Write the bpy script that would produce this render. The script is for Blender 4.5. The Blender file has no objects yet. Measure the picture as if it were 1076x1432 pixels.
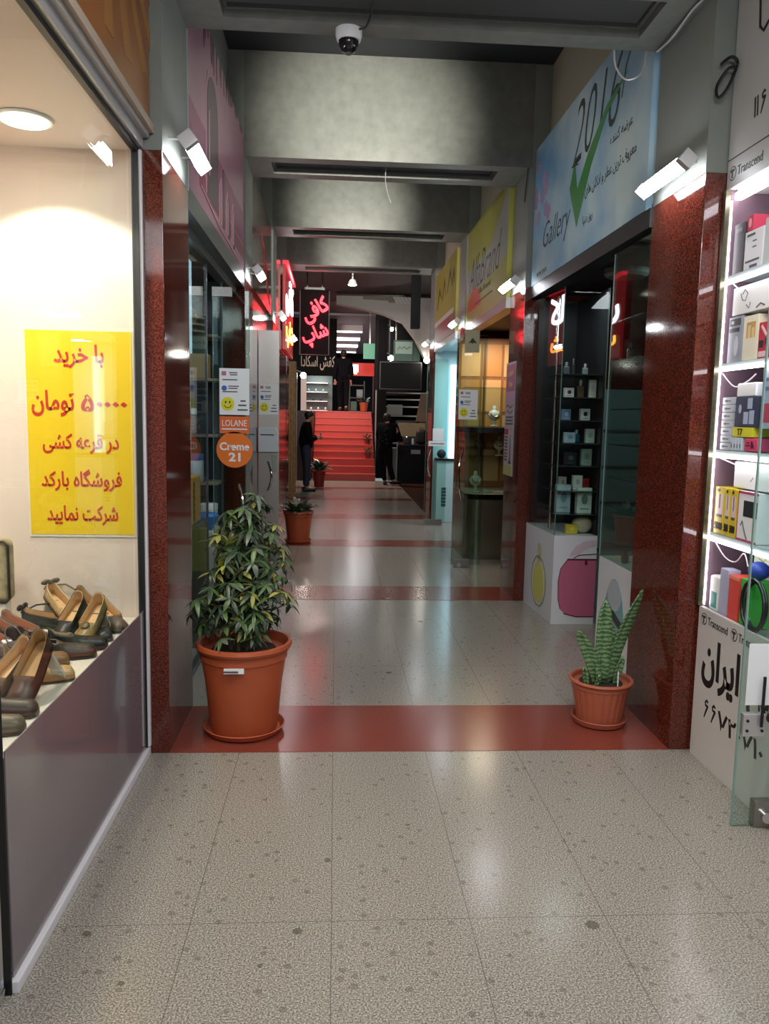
import bpy, bmesh, math, random
from mathutils import Matrix, Vector
SC = bpy.context.scene
COL = SC.collection
R = math.radians

# ------------------------------------------------------------------ camera, world, exposure
F_PX, VPX, VPY, ROLL, CAM_H = 1100.0, 470.0, 583.0, R(0.7), 1.58
d = Vector((VPX-538, -(VPY-716), -F_PX)).normalized()
up = Vector((math.sin(ROLL), math.cos(ROLL), 0))
zc = (up-d*up.dot(d)).normalized()
xc = d.cross(zc)
cam = bpy.data.cameras.new('camera')
cam.sensor_fit = 'VERTICAL'; cam.sensor_height = 36.0; cam.lens = F_PX/1432*36; cam.clip_start = .05
camo = bpy.data.objects.new('camera', cam); COL.objects.link(camo)
rot = Matrix((xc, d, zc))            # rows: world axes seen in camera space -> camera axes in world
camo.matrix_world = Matrix.Translation((0, 0, CAM_H)) @ rot.to_4x4()
SC.camera = camo
SC.view_settings.view_transform = 'Standard'; SC.view_settings.look = 'None'
SC.view_settings.gamma = 1; SC.view_settings.use_curve_mapping = False
SC.view_settings.exposure = 0.0
SC.render.engine = 'CYCLES'
SC.cycles.use_denoising = True
SC.cycles.max_bounces = 8; SC.cycles.transparent_max_bounces = 16
SC.cycles.sample_clamp_indirect = 4.0
SC.cycles.caustics_reflective = False; SC.cycles.caustics_refractive = False
w = bpy.data.worlds.new('world'); SC.world = w; w.use_nodes = True
w.node_tree.nodes['Background'].inputs[0].default_value = (.86, .93, 1, 1)
w.node_tree.nodes['Background'].inputs[1].default_value = .30
SPOT_W, LED_E, SHELF_E = 760, 40, 11

def light(name, kind, loc, energy, color=(1, 1, 1), target=None, size=.3, size_y=None, angle=120, blend=1.0):
    l = bpy.data.lights.new(name, kind); l.energy = energy; l.color = color
    if kind == 'AREA':
        l.size = size
        if size_y: l.shape = 'RECTANGLE'; l.size_y = size_y
    else: l.shadow_soft_size = size
    if kind == 'SPOT': l.spot_size = R(angle); l.spot_blend = blend
    o = bpy.data.objects.new(name, l); COL.objects.link(o); o.location = loc
    if target is not None:
        o.rotation_euler = (Vector(target)-Vector(loc)).to_track_quat('-Z', 'Y').to_euler()
    return o
# unseen area lights added as ambient fill, above and behind the viewer
light('bay_fill_light', 'AREA', (.5, 1.6, 3.4), 46, (1, .97, .92), (.5, 1.6, 0), 1.2, .4)
light('rear_fill_light', 'AREA', (.3, -1.0, 3.2), 60, (.93, .96, 1), (.3, 1.2, .6), 1.6, .6)

# ------------------------------------------------------------------ materials
def C(h):
    h = h.lstrip('#'); h = h if len(h) == 6 else ''.join(c*2 for c in h); v = [int(h[i:i+2], 16)/255 for i in (0, 2, 4)]
    return tuple((c/12.92 if c <= .04045 else ((c+.055)/1.055)**2.4) for c in v)+(1,)
MATS = {}
def mat(name, col, rough=.5, metal=0, emit=0, ecol=None, spec=.5, var=0, vscale=30, coat=0, bump=0, alpha=1):
    if name in MATS: return MATS[name]
    m = bpy.data.materials.new(name); m.use_nodes = True; MATS[name] = m
    nt = m.node_tree; b = nt.nodes['Principled BSDF']
    c = C(col) if isinstance(col, str) else tuple(col)+(1,)
    b.inputs['Base Color'].default_value = c
    b.inputs['Roughness'].default_value = rough; b.inputs['Metallic'].default_value = metal
    b.inputs['Specular IOR Level'].default_value = spec; b.inputs['Coat Weight'].default_value = coat
    if emit:
        b.inputs['Emission Color'].default_value = C(ecol) if ecol else c
        b.inputs['Emission Strength'].default_value = emit
    if var or bump:
        tc = nt.nodes.new('ShaderNodeTexCoord'); n = nt.nodes.new('ShaderNodeTexNoise')
        n.inputs['Scale'].default_value = vscale; n.inputs['Detail'].default_value = 6
        nt.links.new(tc.outputs['Object'], n.inputs['Vector'])
        if var:
            mx = nt.nodes.new('ShaderNodeMix'); mx.data_type = 'RGBA'; mx.blend_type = 'MULTIPLY'
            rp = nt.nodes.new('ShaderNodeMapRange'); rp.inputs[1].default_value = .3; rp.inputs[2].default_value = .7
            rp.inputs[3].default_value = 1-var; rp.inputs[4].default_value = 1+var
            nt.links.new(n.outputs['Fac'], rp.inputs[0])
            mx.inputs[0].default_value = 1; mx.inputs[6].default_value = c
            nt.links.new(rp.outputs[0], mx.inputs[7]); nt.links.new(mx.outputs[2], b.inputs['Base Color'])
        if bump:
            bp = nt.nodes.new('ShaderNodeBump'); bp.inputs['Strength'].default_value = bump; bp.inputs['Distance'].default_value = .01
            nt.links.new(n.outputs['Fac'], bp.inputs['Height']); nt.links.new(bp.outputs[0], b.inputs['Normal'])
    return m
def glass(name, tint=(.93, .98, .96), refl=1.0, add=.0):
    m = bpy.data.materials.new(name); m.use_nodes = True; nt = m.node_tree; nt.nodes.clear()
    o = nt.nodes.new('ShaderNodeOutputMaterial'); t = nt.nodes.new('ShaderNodeBsdfTransparent')
    g = nt.nodes.new('ShaderNodeBsdfGlossy'); g.inputs['Roughness'].default_value = .01
    f = nt.nodes.new('ShaderNodeFresnel'); gm = nt.nodes.new('ShaderNodeNewGeometry'); ir = nt.nodes.new('ShaderNodeMapRange'); ir.inputs[3].default_value = 1.5; ir.inputs[4].default_value = 1/1.5
    nt.links.new(gm.outputs['Backfacing'], ir.inputs[0]); nt.links.new(ir.outputs[0], f.inputs['IOR'])
    k = nt.nodes.new('ShaderNodeMath'); k.operation = 'MULTIPLY_ADD'; k.inputs[1].default_value = refl; k.inputs[2].default_value = add; k.use_clamp = True
    mx = nt.nodes.new('ShaderNodeMixShader'); t.inputs[0].default_value = tint+(1,)
    nt.links.new(f.outputs[0], k.inputs[0]); nt.links.new(k.outputs[0], mx.inputs[0])
    nt.links.new(t.outputs[0], mx.inputs[1]); nt.links.new(g.outputs[0], mx.inputs[2]); nt.links.new(mx.outputs[0], o.inputs[0])
    return m
def granite():
    m = mat('red_granite', '#6a281e', .07, spec=.5); nt = m.node_tree; b = nt.nodes['Principled BSDF']
    tc = nt.nodes.new('ShaderNodeTexCoord'); n = nt.nodes.new('ShaderNodeTexNoise'); n.inputs['Scale'].default_value = 140; n.inputs['Detail'].default_value = 4
    rp = nt.nodes.new('ShaderNodeValToRGB'); e = rp.color_ramp.elements
    e[0].position = .32; e[0].color = C('#30130f'); e[1].position = .68; e[1].color = C('#753626')
    x = e.new(.5); x.color = C('#56241b')
    nt.links.new(tc.outputs['Object'], n.inputs['Vector']); nt.links.new(n.outputs['Fac'], rp.inputs[0]); nt.links.new(rp.outputs[0], b.inputs['Base Color'])
    return m
def terrazzo():
    m = mat('terrazzo', '#a09a90', .19); nt = m.node_tree; b = nt.nodes['Principled BSDF']; L = nt.links.new; N = nt.nodes.new
    tc = N('ShaderNodeTexCoord')
    n = N('ShaderNodeTexNoise'); n.inputs['Scale'].default_value = 185; n.inputs['Detail'].default_value = 5; n.inputs['Roughness'].default_value = .7
    L(tc.outputs['Object'], n.inputs['Vector'])
    rp = N('ShaderNodeValToRGB'); e = rp.color_ramp.elements
    e[0].position = .36; e[0].color = C('#4c4843'); e[1].position = .62; e[1].color = C('#c0b9ad'); x = e.new(.5); x.color = C('#8b857b')
    L(n.outputs['Fac'], rp.inputs[0])
    v = N('ShaderNodeTexVoronoi'); v.inputs['Scale'].default_value = 26; L(tc.outputs['Object'], v.inputs['Vector'])
    n2 = N('ShaderNodeTexNoise'); n2.inputs['Scale'].default_value = 20; L(tc.outputs['Object'], n2.inputs['Vector'])
    chip = N('ShaderNodeMath'); chip.operation = 'LESS_THAN'; chip.inputs[1].default_value = .30; L(v.outputs['Distance'], chip.inputs[0])
    rare = N('ShaderNodeMath'); rare.operation = 'GREATER_THAN'; rare.inputs[1].default_value = .8; sp = N('ShaderNodeSeparateColor'); L(v.outputs['Color'], sp.inputs[0]); L(sp.outputs[0], rare.inputs[0])
    ch = N('ShaderNodeMath'); ch.operation = 'MULTIPLY'; L(chip.outputs[0], ch.inputs[0]); L(rare.outputs[0], ch.inputs[1])
    ch2 = N('ShaderNodeMath'); ch2.operation = 'MULTIPLY'; ch2.inputs[1].default_value = .5; L(ch.outputs[0], ch2.inputs[0])
    mx = N('ShaderNodeMix'); mx.data_type = 'RGBA'; L(ch2.outputs[0], mx.inputs[0]); L(rp.outputs[0], mx.inputs[6]); mx.inputs[7].default_value = C('#5d564d')
    # worn dark gum spots on the tiles
    last = mx.outputs[2]
    for (x, y, r) in ((-.1, 2.27, .016), (.83, 2.27, .022), (-.74, 2.28, .014), (-.01, 2.66, .013), (.3, 2.9, .009), (-.2, 2.12, .009), (.68, 6.0, .02), (.35, 4.75, .02), (-.58, 2.06, .01)):
        sv = N('ShaderNodeVectorMath'); sv.operation = 'DISTANCE'; sv.inputs[1].default_value = (x, y, 0); L(tc.outputs['Object'], sv.inputs[0])
        ad = N('ShaderNodeMath'); ad.operation = 'MULTIPLY_ADD'; ad.inputs[1].default_value = .02; L(n.outputs['Fac'], ad.inputs[0]); L(sv.outputs['Value'], ad.inputs[2])
        lt = N('ShaderNodeMath'); lt.operation = 'LESS_THAN'; lt.inputs[1].default_value = r+.01; L(ad.outputs[0], lt.inputs[0])
        l2 = N('ShaderNodeMath'); l2.operation = 'MULTIPLY'; l2.inputs[1].default_value = .7; L(lt.outputs[0], l2.inputs[0])
        mm = N('ShaderNodeMix'); mm.data_type = 'RGBA'; L(l2.outputs[0], mm.inputs[0]); L(last, mm.inputs[6]); mm.inputs[7].default_value = C('#4c463e'); last = mm.outputs[2]
    mp = N('ShaderNodeMapping'); mp.inputs['Location'].default_value = (-.005+.44*20, -2.315+1.285*10, 0); L(tc.outputs['Object'], mp.inputs['Vector'])
    br = N('ShaderNodeTexBrick'); br.offset = 0; br.inputs['Scale'].default_value = 1; br.inputs['Mortar Size'].default_value = .0016; br.inputs['Mortar Smooth'].default_value = .1
    br.inputs['Brick Width'].default_value = .44; br.inputs['Row Height'].default_value = 1.285; L(mp.outputs[0], br.inputs['Vector'])
    jm = N('ShaderNodeMath'); jm.operation = 'MULTIPLY'; jm.inputs[1].default_value = .65; L(br.outputs['Fac'], jm.inputs[0])
    m3 = N('ShaderNodeMix'); m3.data_type = 'RGBA'; L(jm.outputs[0], m3.inputs[0]); L(last, m3.inputs[6]); m3.inputs[7].default_value = C('#4a4640')
    L(m3.outputs[2], b.inputs['Base Color'])
    return m
GR = granite(); TZ = terrazzo()
STRIP = mat('red_stone', '#7e3c30', .2, var=.12, vscale=160)
PLAS = mat('grey_plaster', '#6c6e68', .42, var=.13, vscale=13, spec=.4)
PLAS2 = mat('grey_paint', '#7c807a', .45, var=.05, vscale=6)
BEIGEW = mat('lit_wall_tone', '#b8b09a', .6, var=.05, vscale=5)  # warm lamp light on the wall is put into this colour
DARK = mat('dark_ceiling', '#25292c', .6)
GRILLE = mat('vent_grille', '#3c3e3d', .7, var=.3, vscale=400)
STEEL = mat('brushed_steel', '#9a9894', .28, .9, var=.06, vscale=40)
ALU = mat('aluminium', '#c4c3c4', .35, .6)
WALU = mat('white_aluminium', '#d9d6da', .35)
CHROME = mat('chrome', '#d8d8d8', .1, 1)
BLACK = mat('black_plastic', '#141416', .35)
SEAL = mat('black_seal', '#0c0c0e', .5)
WHITE = mat('white_plastic', '#ececec', .35)
PAPER = mat('white_paper', '#e4e6e8', .6)
INK = mat('black_ink', '#121214', .5)
GLASS = glass('clear_glass', refl=.55); GLASSG = glass('green_edge_glass', (.80, .92, .88), 1.0, .02)
GEDGE = mat('glass_edge', '#4f7468', .2)
CREAM = mat('cream_wall', '#e9d6ca', .6)
MAUVE = mat('mauve_panel', '#746a70', .12, coat=.3)
DKWALL = mat('dark_interior', '#1c1b1d', .6)
LED = mat('led_tube', '#ffffff', .4, emit=LED_E, ecol='#f4f8ff')
LEDS = mat('led_strip', '#ffffff', .4, emit=SHELF_E, ecol='#fbf8ff')
WARM = mat('warm_lamp', '#fff4dc', .4, emit=16, ecol='#ffedcf')
BULB = mat('bulb_glow', '#ffffff', .4, emit=30, ecol='#fffaf0')
def flat(h, rough=.5, **k): return mat('paint_'+h.strip('#')+('' if rough == .5 else '_%g' % rough), h, rough, **k)

# ------------------------------------------------------------------ mesh helpers
I4 = Matrix.Identity(4)
def FR(x, y, z): return Matrix(((0, 0, -1, x), (-1, 0, 0, y), (0, 1, 0, z), (0, 0, 0, 1)))   # faces -X: u=-Y v=Z
def FL(x, y, z): return Matrix(((0, 0, 1, x), (1, 0, 0, y), (0, 1, 0, z), (0, 0, 0, 1)))     # faces +X: u=+Y
def FF(x, y, z): return Matrix(((1, 0, 0, x), (0, 0, -1, y), (0, 1, 0, z), (0, 0, 0, 1)))    # faces -Y: u=+X
class MB:
    def __init__(s): s.bm = bmesh.new(); s.bev = False
    def _f(s, faces, mi):
        for f in faces: f.material_index = mi
    def box(s, x0, x1, y0, y1, z0, z1, mi=0, bev=0, M=I4, seg=2):
        co = [(x, y, z) for x in (x0, x1) for y in (y0, y1) for z in (z0, z1)]
        v = [s.bm.verts.new(M @ Vector(c)) for c in co]
        fs = [s.bm.faces.new([v[i] for i in q]) for q in ((0, 1, 3, 2), (4, 6, 7, 5), (0, 4, 5, 1), (2, 3, 7, 6), (0, 2, 6, 4), (1, 5, 7, 3))]
        s._f(fs, mi)
        if bev:
            s.bev = True
            es = list({e for f in fs for e in f.edges})
            r = bmesh.ops.bevel(s.bm, geom=es, offset=bev, segments=seg, affect='EDGES', profile=.5)
            s._f(r['faces'], mi)
        return s
    def poly(s, M, pts, dz=.002, mi=0, z0=0):
        n = len(pts)
        a = sum(pts[i][0]*pts[(i+1) % n][1]-pts[(i+1) % n][0]*pts[i][1] for i in range(n))
        if a < 0: pts = pts[::-1]
        b = [s.bm.verts.new(M @ Vector((p[0], p[1], z0))) for p in pts]; t = [s.bm.verts.new(M @ Vector((p[0], p[1], z0+dz))) for p in pts]
        fs = [s.bm.faces.new(t), s.bm.faces.new(b[::-1])]+[s.bm.faces.new((b[i], b[(i+1) % n], t[(i+1) % n], t[i])) for i in range(n)]
        s._f(fs, mi); return s
    def rect(s, M, x0, x1, y0, y1, dz=.002, mi=0, z0=0): return s.poly(M, [(x0, y0), (x1, y0), (x1, y1), (x0, y1)], dz, mi, z0)
    def disc(s, M, x, y, rx, ry=None, dz=.002, mi=0, n=28, z0=0, a0=0, a1=360):
        ry = ry or rx; full = a1-a0 >= 360
        return s.poly(M, [(x+rx*math.cos(R(a0+(a1-a0)*i/(n if full else n-1))), y+ry*math.sin(R(a0+(a1-a0)*i/(n if full else n-1)))) for i in range(n)], dz, mi, z0)
    def stroke(s, M, pts, wd, dz=.002, mi=0, z0=0):
        L, Rr = [], []
        for i, p in enumerate(pts):
            a = pts[max(i-1, 0)]; b = pts[min(i+1, len(pts)-1)]; dx, dy = b[0]-a[0], b[1]-a[1]; l = math.hypot(dx, dy) or 1
            ww = wd[i] if isinstance(wd, (list, tuple)) else wd
            L.append((p[0]-dy/l*ww/2, p[1]+dx/l*ww/2)); Rr.append((p[0]+dy/l*ww/2, p[1]-dx/l*ww/2))
        for i in range(len(pts)-1): s.poly(M, [L[i], L[i+1], Rr[i+1], Rr[i]], dz, mi, z0)
        return s
    def lathe(s, prof, n=32, c=(0, 0, 0), mi=0, M=I4, sy=1, flute=None):
        rings = []
        for k, (r, z) in enumerate(prof):
            ring = []
            for i in range(n):
                a = 2*math.pi*i/n; rr = r
                if flute and flute[0] <= k <= flute[1]: rr = r*(1+flute[3]*math.cos(a*flute[2]))
                ring.append(s.bm.verts.new(M @ Vector((c[0]+rr*math.cos(a), c[1]+rr*sy*math.sin(a), c[2]+z))))
            rings.append(ring)
        for k in range(len(rings)-1):
            for i in range(n):
                f = s.bm.faces.new((rings[k][i], rings[k][(i+1) % n], rings[k+1][(i+1) % n], rings[k+1][i])); f.material_index = mi
        for rg, fl in ((rings[0], 1), (rings[-1], 0)):
            f = s.bm.faces.new(rg[::-1] if fl else rg); f.material_index = mi
        return s
    def tube(s, pts, r, n=8, mi=0, cap=True):
        pts = [Vector(p) for p in pts]; rings = []
        ref = None
        for i, p in enumerate(pts):
            t = (pts[min(i+1, len(pts)-1)]-pts[max(i-1, 0)]).normalized()
            if ref is None: ref = Vector((0, 0, 1)) if abs(t.z) < .9 else Vector((1, 0, 0))
            a = t.cross(ref).normalized(); b = t.cross(a).normalized(); ref = a.cross(t)
            rr = r[i] if isinstance(r, (list, tuple)) else r
            rings.append([s.bm.verts.new(p+a*rr*math.cos(2*math.pi*k/n)+b*rr*math.sin(2*math.pi*k/n)) for k in range(n)])
        for j in range(len(rings)-1):
            for k in range(n):
                f = s.bm.faces.new((rings[j][k], rings[j][(k+1) % n], rings[j+1][(k+1) % n], rings[j+1][k])); f.material_index = mi
        if cap:
            for rg in (rings[0][::-1], rings[-1]):
                f = s.bm.faces.new(rg); f.material_index = mi
        return s
    def ball(s, c, r, mi=0, n=16, m=10):
        r = (r, r, r) if not isinstance(r, (tuple, list)) else r
        prof = [(max(math.sin(math.pi*k/m), .02), -math.cos(math.pi*k/m)) for k in range(m+1)]
        return s.lathe(prof, n, (0, 0, 0), mi, Matrix.Translation(c) @ Matrix.Diagonal((r[0], r[1], r[2], 1)))
    def text(s, M, t, x, y, h, w=None, mi=0, dz=.0015, bold=0, shear=0, rot=0, outline=0, align='C', res=3):
        """Lettering centred (or left) on x with cap height h (scaled to width w when given)."""
        cu = bpy.data.curves.new('lettering', 'FONT'); cu.body = t; cu.size = 1; cu.resolution_u = res; cu.shear = shear
        if outline: cu.fill_mode = 'NONE'; cu.bevel_depth = .001; cu.bevel_resolution = 1; cu.resolution_u = 2
        cu.offset = bold
        if outline: cu.bevel_depth = outline
        o = bpy.data.objects.new('lettering', cu); COL.objects.link(o)
        dg = bpy.context.evaluated_depsgraph_get(); me = bpy.data.meshes.new_from_object(o.evaluated_get(dg))
        bpy.data.objects.remove(o); bpy.data.curves.remove(cu)
        if not me.vertices: return s
        xs = [v.co.x for v in me.vertices]; ys = [v.co.y for v in me.vertices]
        x0, x1, y0, y1 = min(xs), max(xs), min(ys), max(ys); sy = h/(y1-y0); sx = w/(x1-x0) if w else sy
        ax = (x0+x1)/2 if align == 'C' else x0; ay = (y0+y1)/2 if align == 'C' else y0
        T = M @ Matrix.Translation((x, y, 0)) @ Matrix.Rotation(R(rot), 4, 'Z') @ Matrix.Diagonal((sx, sy, sy, 1)) @ Matrix.Translation((-ax, -ay, 0))
        nv = []
        vs = [s.bm.verts.new(T @ v.co) for v in me.vertices]
        if outline:
            for p in me.polygons:
                try: f = s.bm.faces.new([vs[i] for i in p.vertices]); f.material_index = mi
                except ValueError: pass
        else:
            off = (M.to_3x3() @ Vector((0, 0, dz)))
            vt = [s.bm.verts.new(v.co+off) for v in vs]
            cnt = {}
            for p in me.polygons:
                try: f = s.bm.faces.new([vt[i] for i in p.vertices]); f.material_index = mi
                except ValueError: continue
                k = list(p.vertices)
                for a, b in zip(k, k[1:]+k[:1]): cnt[(a, b)] = 1
            for (a, b) in cnt:
                if (b, a) not in cnt:
                    try: f = s.bm.faces.new((vs[a], vs[b], vt[b], vt[a])); f.material_index = mi
                    except ValueError: pass
        bpy.data.meshes.remove(me)
        return s
    def six(s, M, x, y, h, wd, mi=0, dz=.0015):
        s.stroke(M, [(x+a*wd, y+b*h) for a, b in ((.38, .42), (.12, .5), (-.14, .36), (-.05, .2), (.4, .2))], h*.13, dz, mi)
        return s.stroke(M, [(x+a*wd, y+b*h) for a, b in ((.4, .22), (.1, -.1), (-.22, -.5))], [h*.13, h*.14, h*.07], dz, mi)
    def obj(s, name, mats, parent=None, smooth=True, kind=None, loc=None, rotz=0, normals=True):
        if normals: bmesh.ops.recalc_face_normals(s.bm, faces=s.bm.faces[:])
        loose = [v for v in s.bm.verts if not v.link_faces]
        if loose: bmesh.ops.delete(s.bm, geom=loose, context='VERTS')
        me = bpy.data.meshes.new(name); s.bm.to_mesh(me); s.bm.free()
        for m in (mats if isinstance(mats, (list, tuple)) else [mats]): me.materials.append(m)
        if smooth:
            me.polygons.foreach_set('use_smooth', [True]*len(me.polygons)); me.set_sharp_from_angle(angle=R(38))
        o = bpy.data.objects.new(name, me); COL.objects.link(o)
        if s.bev and smooth: o.modifiers.new('normals', 'WEIGHTED_NORMAL').keep_sharp = True
        if parent: o.parent = parent
        if kind: o['kind'] = kind
        if loc is not None: o.location = loc
        o.rotation_euler.z = rotz
        return o
FA = {'ا': (0xFE8D, 2), 'آ': (0xFE81, 2), 'ب': (0xFE8F, 4), 'پ': (0xFB56, 4), 'ت': (0xFE95, 4), 'ج': (0xFE9D, 4), 'خ': (0xFEA5, 4), 'د': (0xFEA9, 2), 'ر': (0xFEAD, 2),
      'ز': (0xFEAF, 2), 'ژ': (0xFB8A, 2), 'س': (0xFEB1, 4), 'ش': (0xFEB5, 4), 'ض': (0xFEBD, 4), 'ط': (0xFEC1, 4), 'ع': (0xFEC9, 4), 'ف': (0xFED1, 4), 'ق': (0xFED5, 4), 'ک': (0xFB8E, 4),
      'گ': (0xFB92, 4), 'ل': (0xFEDD, 4), 'م': (0xFEE1, 4), 'ن': (0xFEE5, 4), 'و': (0xFEED, 2), 'ه': (0xFEE9, 4), 'ی': (0xFBFC, 4)}
def fa(t):
    """Persian text -> joined letter forms in visual order."""
    out = []
    for wd in t.split(' '):
        if wd[0] not in FA: out.append(wd); continue
        r = ''
        for i, ch in enumerate(wd):
            base, n = FA[ch]; pj = i > 0 and FA[wd[i-1]][1] == 4; nj = i < len(wd)-1 and n == 4
            r += chr(base+(1 if pj and not nj else 2 if nj and not pj else 3 if pj and nj else 0))
        out.append(r[::-1])
    return ' '.join(out[::-1])
def tag(o, label, cat, group=None):
    o['label'] = label; o['category'] = cat
    if group: o['group'] = group
    return o
def thing(name, label, cat, loc=(0, 0, 0), rotz=0, group=None):
    o = bpy.data.objects.new(name, None); COL.objects.link(o); o.empty_display_size = .1
    o.location = loc; o.rotation_euler.z = rotz
    return tag(o, label, cat, group)
def sbox(name, m, *a, bev=0, parent=None): return MB().box(*a, bev=bev).obj(name, m, parent, kind=None if parent else 'structure')
def pick(i, seq): return seq[i % len(seq)]

# ------------------------------------------------------------------ the setting
XL, XR = -.757, 1.64
PY = [(3.58, 4.18), (6.72, 7.28), (9.58, 10.1), (12.25, 12.8)]        # pillar rows along the passage
PXR = [1.64, 1.58, 1.53, 1.49]
sbox('floor', TZ, -4, 4.2, -3, 19.7, -.12, 0)
for i, (y0, y1) in enumerate(PY+[(15.0, 15.45), (17.4, 17.8)]):
    sbox('trim_%d' % (i+1), STRIP, -.757 if i < 4 else -1.2, (PXR+[1.5, 1.5])[i], y0, y1, 0, .002)
sbox('trim_7', mat('brown_floor', '#4a2d24', .2), 1.52, 3.6, 13.2, 19.7, 0, .002)
GT = 2.70
for i, (y0, y1) in enumerate(PY):
    for sgn in (-1, 1):
        xi = XL if sgn < 0 else PXR[i]; xo = -3.0 if sgn < 0 else 3.2
        a, b = sorted((xi, xo))
        o = MB().box(a, b, y0, y1, 0, GT, 0, .004).obj('pillar', GR, kind='structure')
        z1 = 4.47
        MB().box(a, b, y0+.004, y1-.004, GT, z1, 0).obj('pillar_top', PLAS2, kind='structure')
beam_z = [3.465, 3.66, 3.775, 3.845]
vx = [(-.56, 1.47), (-.56, 1.34), (-.54, 1.28), (-.5, 1.28)]
for i, (y0, y1) in enumerate(PY):
    zb = beam_z[i]; xr = PXR[i]+.02
    a, b = vx[i]; m = MB()
    m.box(XL-.01, xr, y0, y1, zb+.09, 4.47)
    ya, yb = y0+.13, y1-.13
    m.box(XL-.01, xr, y0, ya, zb, zb+.09); m.box(XL-.01, xr, yb, y1, zb, zb+.09)
    m.box(XL-.01, a, ya, yb, zb, zb+.09); m.box(b, xr, ya, yb, zb, zb+.09)
    m.obj('beam_%d' % (i+1), PLAS, kind='structure', smooth=False)
    t = thing('ceiling_vent', 'dark slotted vent panel recessed under the %s grey ceiling beam' % ('first', 'second', 'third', 'fourth')[i], 'vent', ((a+b)/2, (y0+y1)/2, zb+.088), group='vent panels under the beams')
    hw, hy = (b-a)/2-.001, (yb-ya)/2-.001
    MB().box(-hw+.02, hw-.02, -hy+.02, hy-.02, -.03, -.012).obj('grille', GRILLE, t)
    f = MB()
    for q in ((-hw, hw, -hy, -hy+.02), (-hw, hw, hy-.02, hy), (-hw, -hw+.02, -hy+.02, hy-.02), (hw-.02, hw, -hy+.02, hy-.02)): f.box(*q, -.05, 0)
    f.obj('frame', mat('vent_frame', '#4b4c4a', .5), t)
sbox('ceiling', DARK, -3, 3.2, 3.2, 12.8, 4.47, 4.6)
sbox('ceiling_hall', mat('hall_ceiling', '#2a1716', .6), -4, 4.2, 12.8, 22.6, 4.47, 4.6)
sbox('ceiling_shop_side', PLAS2, -3, 3.2, -.5, 3.2, 4.0, 4.12)
# upper walls above the shop signs, shop ceilings
for i in range(3):
    y0, y1 = PY[i][1], PY[i+1][0]
    sbox('wall_left_upper', PLAS2, -3, -.89, y0, y1, 2.74, 4.47)
    sbox('wall_right_upper', BEIGEW, PXR[i]+.10, 3.2, y0, y1, 2.74, 4.47)
sbox('wall_left', DKWALL, -3.1, -3, -.5, 12.8, 0, 4.5)
sbox('wall_right', DKWALL, 3.2, 3.3, -.5, 12.8, 0, 4.5)

# ------------------------------------------------------------------ LED batten lamps on the pillar heads
def batten(loc, label, L=.5, sgn=1):
    """sgn +1: on the right pillar (throws light to -X)."""
    t = thing('wall_lamp', label, 'lamp', loc, group='LED batten lamps on the pillars')
    Q = Matrix.Rotation(R(38*sgn), 4, 'Y')
    MB().box(-.028, .028, -L/2+.012, L/2-.012, .0, .022, bev=.005, M=Q).obj('housing', ALU, t)
    MB().box(-.032, .032, -L/2+.012, L/2-.012, -.04, .0, bev=.014, M=Q).obj('diffuser', LED, t)
    MB().box(-.034, .034, -L/2-.03, -L/2+.012, -.042, .024, bev=.004, M=Q).obj('end_cap', ALU, t)
    MB().box(-.034, .034, L/2-.012, L/2, -.042, .024, bev=.004, M=Q).obj('end_cap', ALU, t)
    x0, x1 = sorted((.01*sgn, .115*sgn)); m = MB(); m.box(x0, x1, -.15, -.125, .012, .02); m.box(x0, x1, .125, .15, .012, .02); m.obj('bracket', STEEL, t)
wd4 = ('first', 'second', 'third', 'fourth')
for i, (y0, y1) in enumerate(PY):
    batten((PXR[i]-.09, (y0+y1)/2-.05, 2.755), 'short white LED batten on the %s right-hand red granite pillar' % wd4[i], sgn=1)
    batten((XL+.09, (y0+y1)/2-.08+.06*(i == 0), 2.78), 'short white LED batten on the %s left-hand red granite pillar' % wd4[i], .38, sgn=-1)
# small spot lamps behind the beams
for i in range(4):
    y = PY[i][1]+.16; z = beam_z[i]+.16 if i < 3 else 3.72
    x = (.30, .25, .25, .24)[i]
    t = thing('ceiling_spotlight', 'small white spot lamp fixed behind the %s ceiling beam' % wd4[i], 'lamp', (x, y, z), group='spot lamps behind the beams')
    m = MB(); m.lathe([(.035, .05), (.055, .03), (.075, -.03), (.078, -.035)], 20); m.obj('shade', WHITE, t)
    MB().lathe([(.06, -.032), (.06, -.042)], 20).obj('bulb', BULB, t)
    MB().tube([(0, 0, .05), (0, -.02, .1), (0, -.16, .11)], .012).obj('arm', WHITE, t)
    if i < 3:
        light('beam_spot', 'SPOT', (x, y+.06, z-.06), SPOT_W*(1, .6, .32)[i], (1, .97, .86), (x-.08, PY[i+1][0], beam_z[i+1]+(.22, .2, .22)[i]), .05, angle=(50, 46, 34)[i])
        light('bay_spot', 'SPOT', (x, y+.05, z-.08), 44, (1, .97, .9), (x, y+2.0, 2.2), .08, angle=168)
    else: light('hall_spot', 'SPOT', (x, y, z-.08), 22, (1, .95, .88), (x, 16.5, 0), .08, angle=120)
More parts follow.
